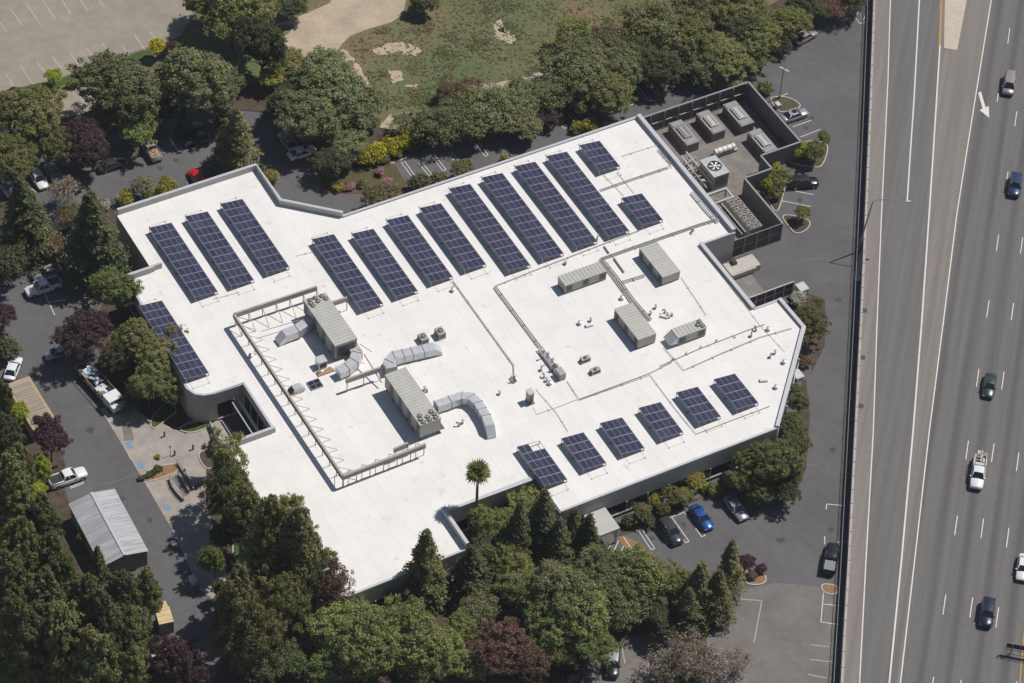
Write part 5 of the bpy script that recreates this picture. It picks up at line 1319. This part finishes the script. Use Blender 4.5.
# broadleaf: R=5, crown centre at z=zc
def mk_broad(i):
    P, N = crown_points(5, 3.6, 700, 34000, lr=(.035, .10)); P[:, 2] += 5.6
    return dict(R=5., zc=5.6, crown=quads_mesh('crown', P, N, .215, LEAF['olive'], 1.8), trunk=trunk_mesh(2.8, .28, 6, 'trunk', 4.2))
variants('broad', 4, mk_broad)
def mk_round(i):
    P, N = crown_points(3, 2.7, 300, 14000, lr=(.06, .14)); P[:, 2] += 3.9
    return dict(R=3., zc=3.9, crown=quads_mesh('crown', P, N, .205, LEAF['olive'], 1.8), trunk=trunk_mesh(1.8, .16, 5, 'trunk', 2.4))
variants('round', 4, mk_round)
def mk_shrub(i):
    P, N = crown_points(1.5, 1.1, 36, 1900, lr=(.2, .34)); P[:, 2] = np.abs(P[:, 2]+.85)
    return dict(R=1.5, zc=.85, crown=quads_mesh('crown', P, N, .24, LEAF['olive']), trunk=trunk_mesh(.5, .07, 4, 'stem', 1.0))
variants('shrub', 4, mk_shrub)
def mk_airy(i):
    P, N = crown_points(3.5, 3.6, 90, 6500, lr=(.09, .17), spread=.9, bump=.5, zmin=-.8); P[:, 2] += 6.5
    return dict(R=3.5, zc=6.5, crown=quads_mesh('crown', P, N, .25, LEAF['olive'], 2.2), trunk=trunk_mesh(4.2, .2, 9, 'trunk', 3.4, 'bark_pale'))
variants('airy', 3, mk_airy)
def mk_thin(i):
    P, N = crown_points(3.5, 2.8, 190, 8000, lr=(.08, .18), spread=.85); P[:, 2] += 4.6
    return dict(R=3.5, zc=4.6, crown=quads_mesh('crown', P, N, .21, LEAF['olive'], 2.0), trunk=trunk_mesh(2.2, .2, 10, 'trunk', 3.8, 'bark_pale'))
variants('thin', 3, mk_thin)
def mk_bare(i):
    P, N = crown_points(3.2, 2.4, 90, 1300, lr=(.1, .2), spread=.85); P[:, 2] += 4.0
    g = MB(); g.tube([(0, 0, 0), (0, .05, 1.6)], [.2, .15], 7)
    def br(p, d, l, r, dep):
        q = p+d*l; g.tube([p, (p+q)/2+rng.normal(size=3)*l*.05, q], [r, r*.75, r*.5], 4, cap=False)
        if dep == 0: return
        for k in range(3 if dep > 1 else 3):
            nd = d+rng.normal(size=3)*.55; nd[2] = abs(nd[2])*.6+.12; nd /= np.linalg.norm(nd); br(q if k else p+d*l*.6, nd, l*.72, r*.6, dep-1)
    for k in range(7):
        a = 2*PI*k/7+rng.uniform(-.3, .3); d = np.array([math.cos(a), math.sin(a), rng.uniform(.5, 1.3)]); d /= np.linalg.norm(d); br(np.array([0, 0, 1.5]), d, 1.6, .1, 3)
    me = bpy.data.meshes.new('trunk'); me.from_pydata(g.v, [], g.f); me.materials.append(M['bark_pale']); me.update()
    return dict(R=3.2, zc=4.0, crown=quads_mesh('crown', P, N, .24, LEAF['bare'], 2.5), trunk=me)
variants('bare', 2, mk_bare)
def mk_conifer(i, H=14., R=3.3, n=13000, tight=1.0):
    T = rng.random(n)**.75; nb = 11; lev = np.round(T*26)/26+rng.normal(size=n)*.006
    ph = rng.random((27, nb))*2*PI; k = rng.integers(0, nb, n); li = np.clip(np.round(T*26).astype(int), 0, 26); a = ph[li, k]+rng.normal(size=n)*.13
    ln = (.45+.8*rng.random((27, nb)))[li, k]; rad = R*(1-lev)**.8*ln*tight; s = rng.random(n)**.55
    rr = rad*s; z = 1.2+lev*(H-1.2)-rr*.22+rng.normal(size=n)*.10-.0*s
    P = np.stack([np.cos(a)*rr, np.sin(a)*rr, z], 1); P += rng.normal(size=(n, 3))*.14
    N = np.stack([np.cos(a)*.5, np.sin(a)*.5, np.ones(n)*.8], 1)+rng.normal(size=(n, 3))*.5; N /= np.linalg.norm(N, axis=1)[:, None]
    g = MB(); g.tube([(0, 0, -.1), (0, 0, H*.5), (0, 0, H*.97)], [.28, .16, .03], 7)
    me = bpy.data.meshes.new('trunk'); me.from_pydata(g.v, [], g.f); me.materials.append(M['bark']); me.update()
    return dict(R=R, H=H, zc=H*.4, crown=quads_mesh('crown', P, N, .29, LEAF['pine'], 2.4), trunk=me)
variants('conifer', 3, mk_conifer)
variants('column', 3, lambda i: mk_conifer(i, 9., 2.3, 9000))
def mk_pine(i):       # rounded layered pine
    P, N = crown_points(4, 5.4, 520, 30000, lr=(.045, .12), zmin=-.9, spread=.86, bump=.35); f = np.clip((P[:, 2]+5)/10, 0, 1); P[:, :2] *= (1.15-.55*f)[:, None]; P[:, 2] += 7.4
    return dict(R=4., zc=7.4, crown=quads_mesh('crown', P, N, .225, LEAF['pine'], 2.2), trunk=trunk_mesh(5, .3, 8, 'trunk', 3))
variants('pine', 4, mk_pine)
def mk_hedge(i):
    n = 2600; x = rng.uniform(-2.5, 2.5, n); P = np.stack([x, rng.normal(size=n)*.5, np.abs(rng.normal(size=n)*.5+.75)], 1); P[:, 2] += .3*np.sin(x*2.3+i)
    N = rng.normal(size=(n, 3))*.6+np.array([0, 0, .9]); N /= np.linalg.norm(N, axis=1)[:, None]
    return dict(R=2.5, zc=.8, crown=quads_mesh('crown', P, N, .24, LEAF['olive'], 1.4), trunk=trunk_mesh(.4, .06, 5, 'stem', 1.8))
variants('hedge', 2, mk_hedge)

TREES = []; NAMES = dict(broad='broadleaf_tree', round='small_tree', shrub='shrub', airy='eucalyptus_tree', thin='thin_crowned_tree', bare='bare_tree', conifer='conifer_tree', column='small_conifer', pine='pine_tree', hedge='hedge')
CN = dict(olive='olive green', grey='grey green', dark='dark green', pine='deep green', green='mid green', light='light green', lime='lime green', yellow='yellow flowering', purple='dark purple', rust='brownish red', bronze='bronze green', yg='yellow green', bare='leafless brown', pink='pink blossoming', white='white flowering', silver='silvery green')
KN = dict(broad='broad tree', round='small round tree', shrub='shrub', airy='airy tree', thin='thin crowned tree', bare='bare tree', conifer='tall conifer', column='small conifer', pine='pine', hedge='hedge')
def tree(fam, col, px, py, r, place, mode='centre', rz=None, zs=1.0, up=1.0):
    """px,py = crown centre (or apex for conifers), r = crown radius in pixels (or height in metres for conifers)"""
    i = len(TREES); pr = PROTO[fam][i % len(PROTO[fam])]
    if fam in ('conifer', 'column'):
        sc = r/pr['H']; p = G(px, py, r*.99); s3 = (sc*zs, sc*zs, sc)
    else:
        m = mpp(G(px, py, 3)); sc = r*m*{'broad': 1.1, 'pine': 1.15, 'thin': 1.1}.get(fam, 1.04)/pr['R']; sc = max(sc, .3)
        if place in (NR, UM): zs = .72
        if place == SW: zs = 1.45
        if place == SM: zs = 1.9 if fam != 'airy' else 1.5
        p = G(px, py, pr['zc']*sc*zs); s3 = (sc, sc, sc*zs)
    t = thing(NAMES[fam], 'x', 'tree' if fam not in ('shrub', 'hedge') else ('shrub' if fam == 'shrub' else 'hedge'), (p[0], p[1], 0), rng.uniform(0, 6.28) if rz is None else rz)
    k1, k2 = rng.uniform(.86, 1.17, 2)
    if fam not in ('hedge',): s3 = (s3[0]*k1, s3[1]*k2, s3[2])
    t.scale = s3
    c = bpy.data.objects.new('crown', pr['crown']); COL.objects.link(c); c.parent = t
    c.material_slots[0].link = 'OBJECT'; c.material_slots[0].material = LEAF[col]
    k = bpy.data.objects.new('stem' if fam in ('shrub', 'hedge') else 'trunk', pr['trunk']); COL.objects.link(k); k.parent = t
    TREES.append((t, fam, col, px, py, place))
    return t
SM = 'in the belt along the left front wall'; SW = 'in the dense stand at the lower left'
NR = 'in the row behind the north parking stalls'; UM = 'between the upper left lot and the field'
UL = 'along the upper left parking strips'
for f, c, x, y, r in [('broad','olive',232,14,36),('broad','dark',262,50,30),('broad','olive',206,4,22),('broad','grey',128,92,38),('broad','grey',182,80,40),('broad','grey',220,98,27),('round','green',136,128,22),
   ('broad','olive',44,122,30),('broad','olive',8,112,28),('broad','olive',60,150,20),('broad','olive',14,158,24),('broad','purple',92,148,25),('round','lime',54,76,10),('round','yellow',157,47,10),
   ('shrub','purple',80,72,6),('shrub','purple',96,70,6),('shrub','green',88,74,8),('shrub','green',108,66,8),('shrub','purple',132,64,6),('round','purple',170,46,8),('shrub','green',33,92,7),('shrub','purple',13,92,7),
   ('round','purple',225,122,11),('round','dark',160,110,20),('round','green',104,118,20),('shrub','green',20,100,7),('shrub','green',72,84,6)]: tree(f, c, x, y, r, UL)
UM = 'between the upper left lot and the field'
for f, c, x, y, r in [('broad','grey',322,84,42),('broad','grey',350,112,36),('broad','grey',308,126,34),('broad','grey',346,150,22),('broad','olive',286,60,18),('broad','dark',296,96,30),('round','grey',372,124,11),('round','dark',330,160,22),
   ('round','dark',290,4,18),('round','dark',424,2,16),('round','yg',268,80,14)]: tree(f, c, x, y, r, UM)
NR = 'in the row behind the north parking stalls'
for f, c, x, y, r in [('round','dark',428,138,14),('thin','grey',436,122,22),('thin','grey',458,114,25),('round','grey',474,132,20),('thin','grey',486,104,26),('round','grey',500,118,22),('broad','grey',516,112,26),('round','grey',528,128,16),('round','purple',545,116,13),
   ('broad','grey',586,74,32),('broad','olive',604,92,30),('thin','grey',566,66,24),('round','dark',582,102,18),('broad','grey',626,70,26),('broad','dark',664,64,28),('round','purple',690,72,14),('broad','olive',690,42,30),('broad','olive',716,56,28),('broad','dark',738,34,28),
   ('broad','olive',762,42,24),('broad','olive',744,10,28),('broad','olive',788,22,24),('broad','dark',812,8,24),('thin','rust',832,8,16),('thin','dark',852,2,16),('thin','bronze',648,20,26),('thin','bronze',610,40,22),('thin','olive',576,36,20),('thin','bronze',690,8,24),
   ('thin','rust',470,88,14),('thin','rust',446,92,12),('broad','dark',640,52,20),('broad','dark',780,44,14),('thin','bronze',724,4,20),('thin','grey',408,124,14),('thin','grey',448,128,18),('thin','grey',548,98,18),('thin','grey',562,88,20),('thin','silver',610,66,20),('thin','grey',648,74,18),('thin','grey',706,66,20),('thin','olive',752,56,16),('thin','grey',674,40,22),('thin','silver',640,36,18),('thin','olive',590,56,20),('thin','grey',520,90,16)]: tree(f, c, x, y, r, NR)
YF = 'at the north edge of the parking stalls'
for x, y in ((371,156),(380,152),(389,148),(398,144),(407,139),(413,136),(541,90),(549,87),(558,84)): tree('shrub', 'yellow', x, y, 10, YF, zs=1.25)
for x, y in ((398,154),(384,160),(412,149)): tree('shrub', 'green', x, y, 6, YF)
for x, y in ((651,53),(653,57)): tree('shrub', 'yellow', x, y, 4, YF)
BB = 'against the back wall of the building'
for f, c, x, y, r in [('round','silver',142,184,13),('shrub','yg',126,200,11),('round','yg',168,186,13),('shrub','yg',154,196,10),('shrub','yg',270,177,9),('shrub','yg',209,181,5),('round','bronze',378,196,16),('shrub','bronze',392,190,9),('shrub','bronze',420,184,12),('shrub','bronze',436,180,10),('round','bronze',462,168,12),('shrub','yg',506,160,7),('shrub','yg',590,127,11),('shrub','yg',580,128,8),('shrub','white',106,206,6)]: tree(f, c, x, y, r, BB)
PI_ = 'on the red kerbed planter'
for f, c, x, y, r in [('shrub','pink',380,172,6),('shrub','pink',350,187,5),('shrub','pink',388,181,5),('shrub','yg',336,188,5),('shrub','bronze',362,184,6),('shrub','purple',348,186,4),('shrub','yg',344,189,4)]: tree(f, c, x, y, r, PI_)
LC = 'in the left lot beside the building'
for f, c, x, y, r, z in [('conifer','dark',90,196,17,1.35),('conifer','dark',20,180,16,1.5),('conifer','pine',34,204,11,1.4),('conifer','bronze',236,111,13,1.35),('conifer','bronze',226,120,9,1.3)]: tree(f, c, x, y, r, LC, zs=z)
for f, c, x, y, r in [('broad','green',118,296,25),('round','dark',112,270,16),('broad','purple',84,332,27),('broad','olive',134,338,27),('broad','olive',156,362,24),('broad','green',148,388,22),('broad','dark',126,352,20),('round','dark',130,404,11),('round','green',172,398,14),('round','olive',176,344,14),('thin','olive',164,342,20),('broad','olive',150,322,18),('thin','olive',184,352,9),
   ('round','rust',52,248,13),('thin','rust',40,232,14),('round','dark',4,260,22),('bare','bare',64,190,18),('thin','bronze',70,215,14),('broad','dark',60,292,20) if 0 else ('shrub','yg',66,260,7),('round','purple',2,314,15),('shrub','dark',6,350,16)]: tree(f, c, x, y, r, LC)
SW = 'in the dense stand at the lower left'
for f, c, x, y, r in [('round','purple',50,438,18),('round','purple',40,422,8),('round','lime',18,412,12),('round','lime',44,472,14),('round','lime',34,492,13),('pine','pine',2,395,13),('pine','dark',4,436,17),('pine','pine',20,462,16),('pine','pine',12,500,26),('pine','dark',42,518,20),('pine','pine',20,552,30),('pine','pine',56,562,24),
   ('pine','pine',10,606,32),('pine','dark',46,604,30),('pine','pine',84,606,26),('pine','pine',124,600,22),('pine','pine',148,594,15),('pine','dark',104,628,32),('pine','pine',134,632,24),('pine','pine',60,640,32),('pine','pine',22,650,30),('pine','pine',92,662,30),('pine','pine',136,668,20),('round','lime',40,580,9),('round','lime',66,528 if 0 else 662,13),('round','lime',80,682,9),('broad','olive',6,682,26),
   ('column','dark',97,548,7),('round','lime',84,536,6),('broad','purple',182,668,30),('round','purple',160,684,14)]:
    tree(f, c, x, y, r, SW)
SM = 'in the belt along the left front wall'
for f, c, x, y, r in [('broad','olive',240,528,18),('broad','dark',268,560,20),('broad','green',214,562,13),('airy','olive',338,584,12),('airy','olive',226,462,24),('airy','silver',214,450,14),('broad','dark',232,494,22),('broad','olive',250,512,27),('pine','olive',274,540,26),('airy','olive',290,508,16),('pine','bronze',300,548,26),('airy','olive',306,526,14),('airy','olive',322,560,16),('broad','olive',262,572,28),('pine','bronze',238,606,26),('broad','olive',284,598,28),('broad','dark',306,588,24),
   ('round','bronze',230,640,20),('thin','rust',330,590,18),('round','bronze',218,588,8),('round','dark',246,648,20),('thin','bronze',264,636,20),('broad','dark',224,540,14)]: tree(f, c, x, y, r, SM)
SF = 'in the wooded strip below the building'
for f, c, x, y, r in [('broad','light',340,640,36),('broad','light',372,652,38),('broad','light',408,640,36),('broad','light',438,652,34),('broad','green',330,662,28),('broad','light',460,632,20),('broad','rust',506,650,32),('broad','rust',528,662,26),('thin','rust',376,686,18),('broad','light',470,672,18),
   ('broad','grey',560,594,38),('broad','light',586,614,34),('broad','grey',604,586,34),('broad','light',544,628,28),('broad','green',590,640,24),('broad','green',518,592,24),('broad','light',650,578,34),('broad','light',672,588,24),('broad','grey',634,596,24),('round','dark',660,620,20),
   ('broad','light',502,524,26),('broad','light',524,512,20),('broad','green',484,520,20),('round','dark',488,552,24),('round','bronze',356,582,10),('round','olive',380,578,9),('airy','silver',548,486,12),('airy','silver',556,496,10),('bare','bare',688,656,24),('bare','bare',712,668,22),('bare','bare',664,668,18),('round','yg',700,676,8),('bare','bare',738,662,14),('round','rust',684,648,12),('broad','green',500,560,22),('round','dark',260,672,20),('round','dark',292,660,20),('round','light',310,642,12)]: tree(f, c, x, y, r, SF)
for f, c, x, y, r, z in [('conifer','pine',427,533,15,1.15),('conifer','dark',472,548,10,1.4),('conifer','dark',545,492,12,1.15),('conifer','dark',520,505,12,1.2),('column','dark',575,510,9,1.0),('column','dark',590,516,8,1.0),('conifer','dark',560,520,9,1.3),
   ('conifer','bronze',733,542,11,1.1),('conifer','bronze',702,566,11,1.3),('conifer','bronze',720,572,10,1.3),('conifer','dark',690,590,9,1.4),('conifer','dark',395,588,6,1.3)]: tree(f, c, x, y, r, SF, zs=z)
for f, c, x, y, r in [('thin','light',320,626,20),('thin','grey',358,612,16),('thin','light',420,668,22),('thin','grey',476,612,22),('thin','light',536,606,22),('thin','grey',620,612,22),('thin','olive',560,650,18),('thin','light',598,566,18),('thin','olive',520,566,18),('thin','green',392,620,16)]: tree(f, c, x, y, r, SF)
RS = 'in the planted strip right of the building'
for f, c, x, y, r in [('broad','olive',752,462,24),('broad','pine',776,470,26),('broad','olive',738,482,16),('broad','pine',790,452,18),('broad','pine',796,428,16),('round','pine',800,404,12),('broad','olive',764,490,16),('broad','dark',784,488,16),('broad','bronze',806,320,20),('round','bronze',802,342,13),('round','white',797,298,8),
   ('round','bronze',812,306,11),('shrub','rust',805,362,7),('round','olive',740,462,12),('round','pine',795,390,9)]: tree(f, c, x, y, r, RS)
FS = 'in the front bed above the parking row'
for f, c, x, y, r in [('round','yg',656,500,9),('round','yg',695,480,11),('round','olive',672,496,12),('round','olive',642,510,10),('shrub','dark',628,522,9),('round','olive',684,496,10),('shrub','yg',704,488,6),('round','yg',746,478,9),('round','yg',750,496,8),('shrub','olive',712,490,8),('round','bronze',664,510,8),('shrub','dark',650,522,7)]: tree(f, c, x, y, r, FS)
RE = 'on the kerbed islands by the yard'
for f, c, x, y, r in [('shrub','olive',766,90,9),('round','lime',806,148,8),('round','lime',797,155,7),('round','olive',816,150,12),('round','olive',824,138,9),('round','lime',771,175,9),('round','lime',768,186,8),('round','olive',780,178,11),('shrub','olive',776,194,10),('round','olive',803,212,9),('shrub','lime',776,166,6),('round','purple',746,562,11),('shrub','purple',760,570,6),('shrub','rust',752,577,5)]: tree(f, c, x, y, r, RE)
PZ = 'on the plaza planters'
for f, c, x, y, r in [('shrub','dark',145,477,4),('shrub','dark',149,475,4),('shrub','dark',153,472,4),('shrub','dark',157,469,4),('shrub','bronze',142,478,4),('shrub','yg',158,457,2.5)]: tree(f, c, x, y, r, PZ)
# palm
pt = thing('palm_tree', 'tall palm tree with a shaggy round head rising before the white roof', 'palm', (G(478,470,13)[0], G(478,470,13)[1], 0))
g = MB(); g.tube([(0, 0, 0), (.1, .1, 6), (0, 0, 12.6)], [.28, .2, .17], 8); g.build('trunk', 'bark', pt)
P_, N_ = [], []
g = MB()
for k in range(60):
    a = rng.uniform(0, 2*PI); el = rng.uniform(-.7, 1.45); d = np.array([math.cos(a)*math.cos(el), math.sin(a)*math.cos(el), math.sin(el)]); c = np.array([0, 0, 12.7])
    pet = c+d*.55; g.tube([c, pet], [.03, .02], 4, cap=False); sd = np.cross(d, (0, 0, 1.)); sd /= np.linalg.norm(sd); up = np.cross(sd, d)
    for j in range(9):
        th = -1.2+2.4*j/8; e = pet+(d*math.cos(th)+sd*math.sin(th))*rng.uniform(.9, 1.65)+np.array([0, 0, -.22-.15*abs(th)]); n_ = sd*math.cos(th)*.12-d*math.sin(th)*.12
        g.add([pet-n_*.3, pet+n_*.3, e*.5+pet*.5+n_+up*.03, e, e*.5+pet*.5-n_+up*.03], [(0, 1, 2, 3, 4)])
g.build('frond_head', LEAF['light'], pt)
g = MB()
for k in range(70):
    a = rng.uniform(0, 2*PI); r0 = rng.uniform(.2, .35); z = rng.uniform(11.3, 12.5); g.add([(math.cos(a)*r0, math.sin(a)*r0, z), (math.cos(a+.3)*r0, math.sin(a+.3)*r0, z), (math.cos(a+.15)*(r0+.35), math.sin(a+.15)*(r0+.35), z-.9)], [(0, 1, 2)])
g.build('dead_skirt', LEAF['bare'], pt)

# labels for the planting: kind + colour + place + order from the left
groups = {}
for e in TREES: groups.setdefault((e[1], e[2], e[5]), []).append(e)
for (fam, col, place), lst in groups.items():
    lst.sort(key=lambda e: (e[3], e[4]))
    base = f'{CN[col]} {KN[fam]}' if not (fam == 'bare') else 'leafless brown tree'
    for i, e in enumerate(lst):
        if len(lst) == 1: e[0]['label'] = f'single {base} {place}'
        else: e[0]['label'] = f'{base} {place}, {ORD[i]} from left'
        e[0]['group'] = f'{KN[fam]}s {place}'
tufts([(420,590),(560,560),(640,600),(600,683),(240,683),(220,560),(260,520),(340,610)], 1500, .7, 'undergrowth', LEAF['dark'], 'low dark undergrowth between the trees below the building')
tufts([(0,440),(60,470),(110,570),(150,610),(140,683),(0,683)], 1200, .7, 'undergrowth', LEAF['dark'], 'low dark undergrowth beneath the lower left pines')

# ------------------------------------------------------------------ air between the aircraft and the ground
hz = MB(); hz.box((0, 200, 165.5), (2400, 2200, 333)); hm, hn, hb = nodes('haze air'); hn.nodes.remove(hb)
pv = hn.nodes.new('ShaderNodeVolumePrincipled'); pv.inputs['Density'].default_value = .00006; pv.inputs['Color'].default_value = (.86, .90, 1, 1)
hn.links.new(pv.outputs[0], hn.nodes['Material Output'].inputs['Volume'])
ho = hz.build('haze', hm); tag(ho, 'thin bluish haze in the air over the whole site', 'haze', kind='stuff')
# ------------------------------------------------------------------ light, sky, camera
sun_az = math.atan2(.52, .31)    # from +Y towards +X
sun_el = math.radians(58.8)
w = bpy.data.worlds.new('World'); S.world = w; w.use_nodes = True; nt = w.node_tree
sky = nt.nodes.new('ShaderNodeTexSky'); sky.sky_type = 'NISHITA'; sky.sun_disc = False; sky.sun_elevation = sun_el; sky.sun_rotation = sun_az; sky.ozone_density = 1.6; sky.dust_density = .5
nt.links.new(sky.outputs[0], nt.nodes['Background'].inputs['Color']); nt.nodes['Background'].inputs['Strength'].default_value = .055
ld = bpy.data.lights.new('sun', 'SUN'); ld.energy = 4.0; ld.angle = math.radians(.5); ld.color = (1, .945, .88)
lo = bpy.data.objects.new('sun', ld); COL.objects.link(lo)
from mathutils import Vector, Matrix
sd = Vector((math.sin(sun_az)*math.cos(sun_el), math.cos(sun_az)*math.cos(sun_el), math.sin(sun_el)))
lo.rotation_euler = sd.to_track_quat('Z', 'Y').to_euler()
cd = bpy.data.cameras.new('camera'); cd.sensor_width = 36; cd.lens = F_PX*36/1024; cd.clip_start = 1; cd.clip_end = 4000
co = bpy.data.objects.new('camera', cd); COL.objects.link(co)
mx = Matrix(((CR[0], CU[0], -_f[0], CPOS[0]), (CR[1], CU[1], -_f[1], CPOS[1]), (CR[2], CU[2], -_f[2], CPOS[2]), (0, 0, 0, 1)))
co.matrix_world = mx; S.camera = co
S.view_settings.view_transform = 'Standard'; S.view_settings.look = 'None'; S.view_settings.exposure = 0; S.view_settings.gamma = 1
S.render.engine = 'CYCLES'; S.cycles.max_bounces = 6; S.cycles.diffuse_bounces = 3; S.cycles.use_denoising = True
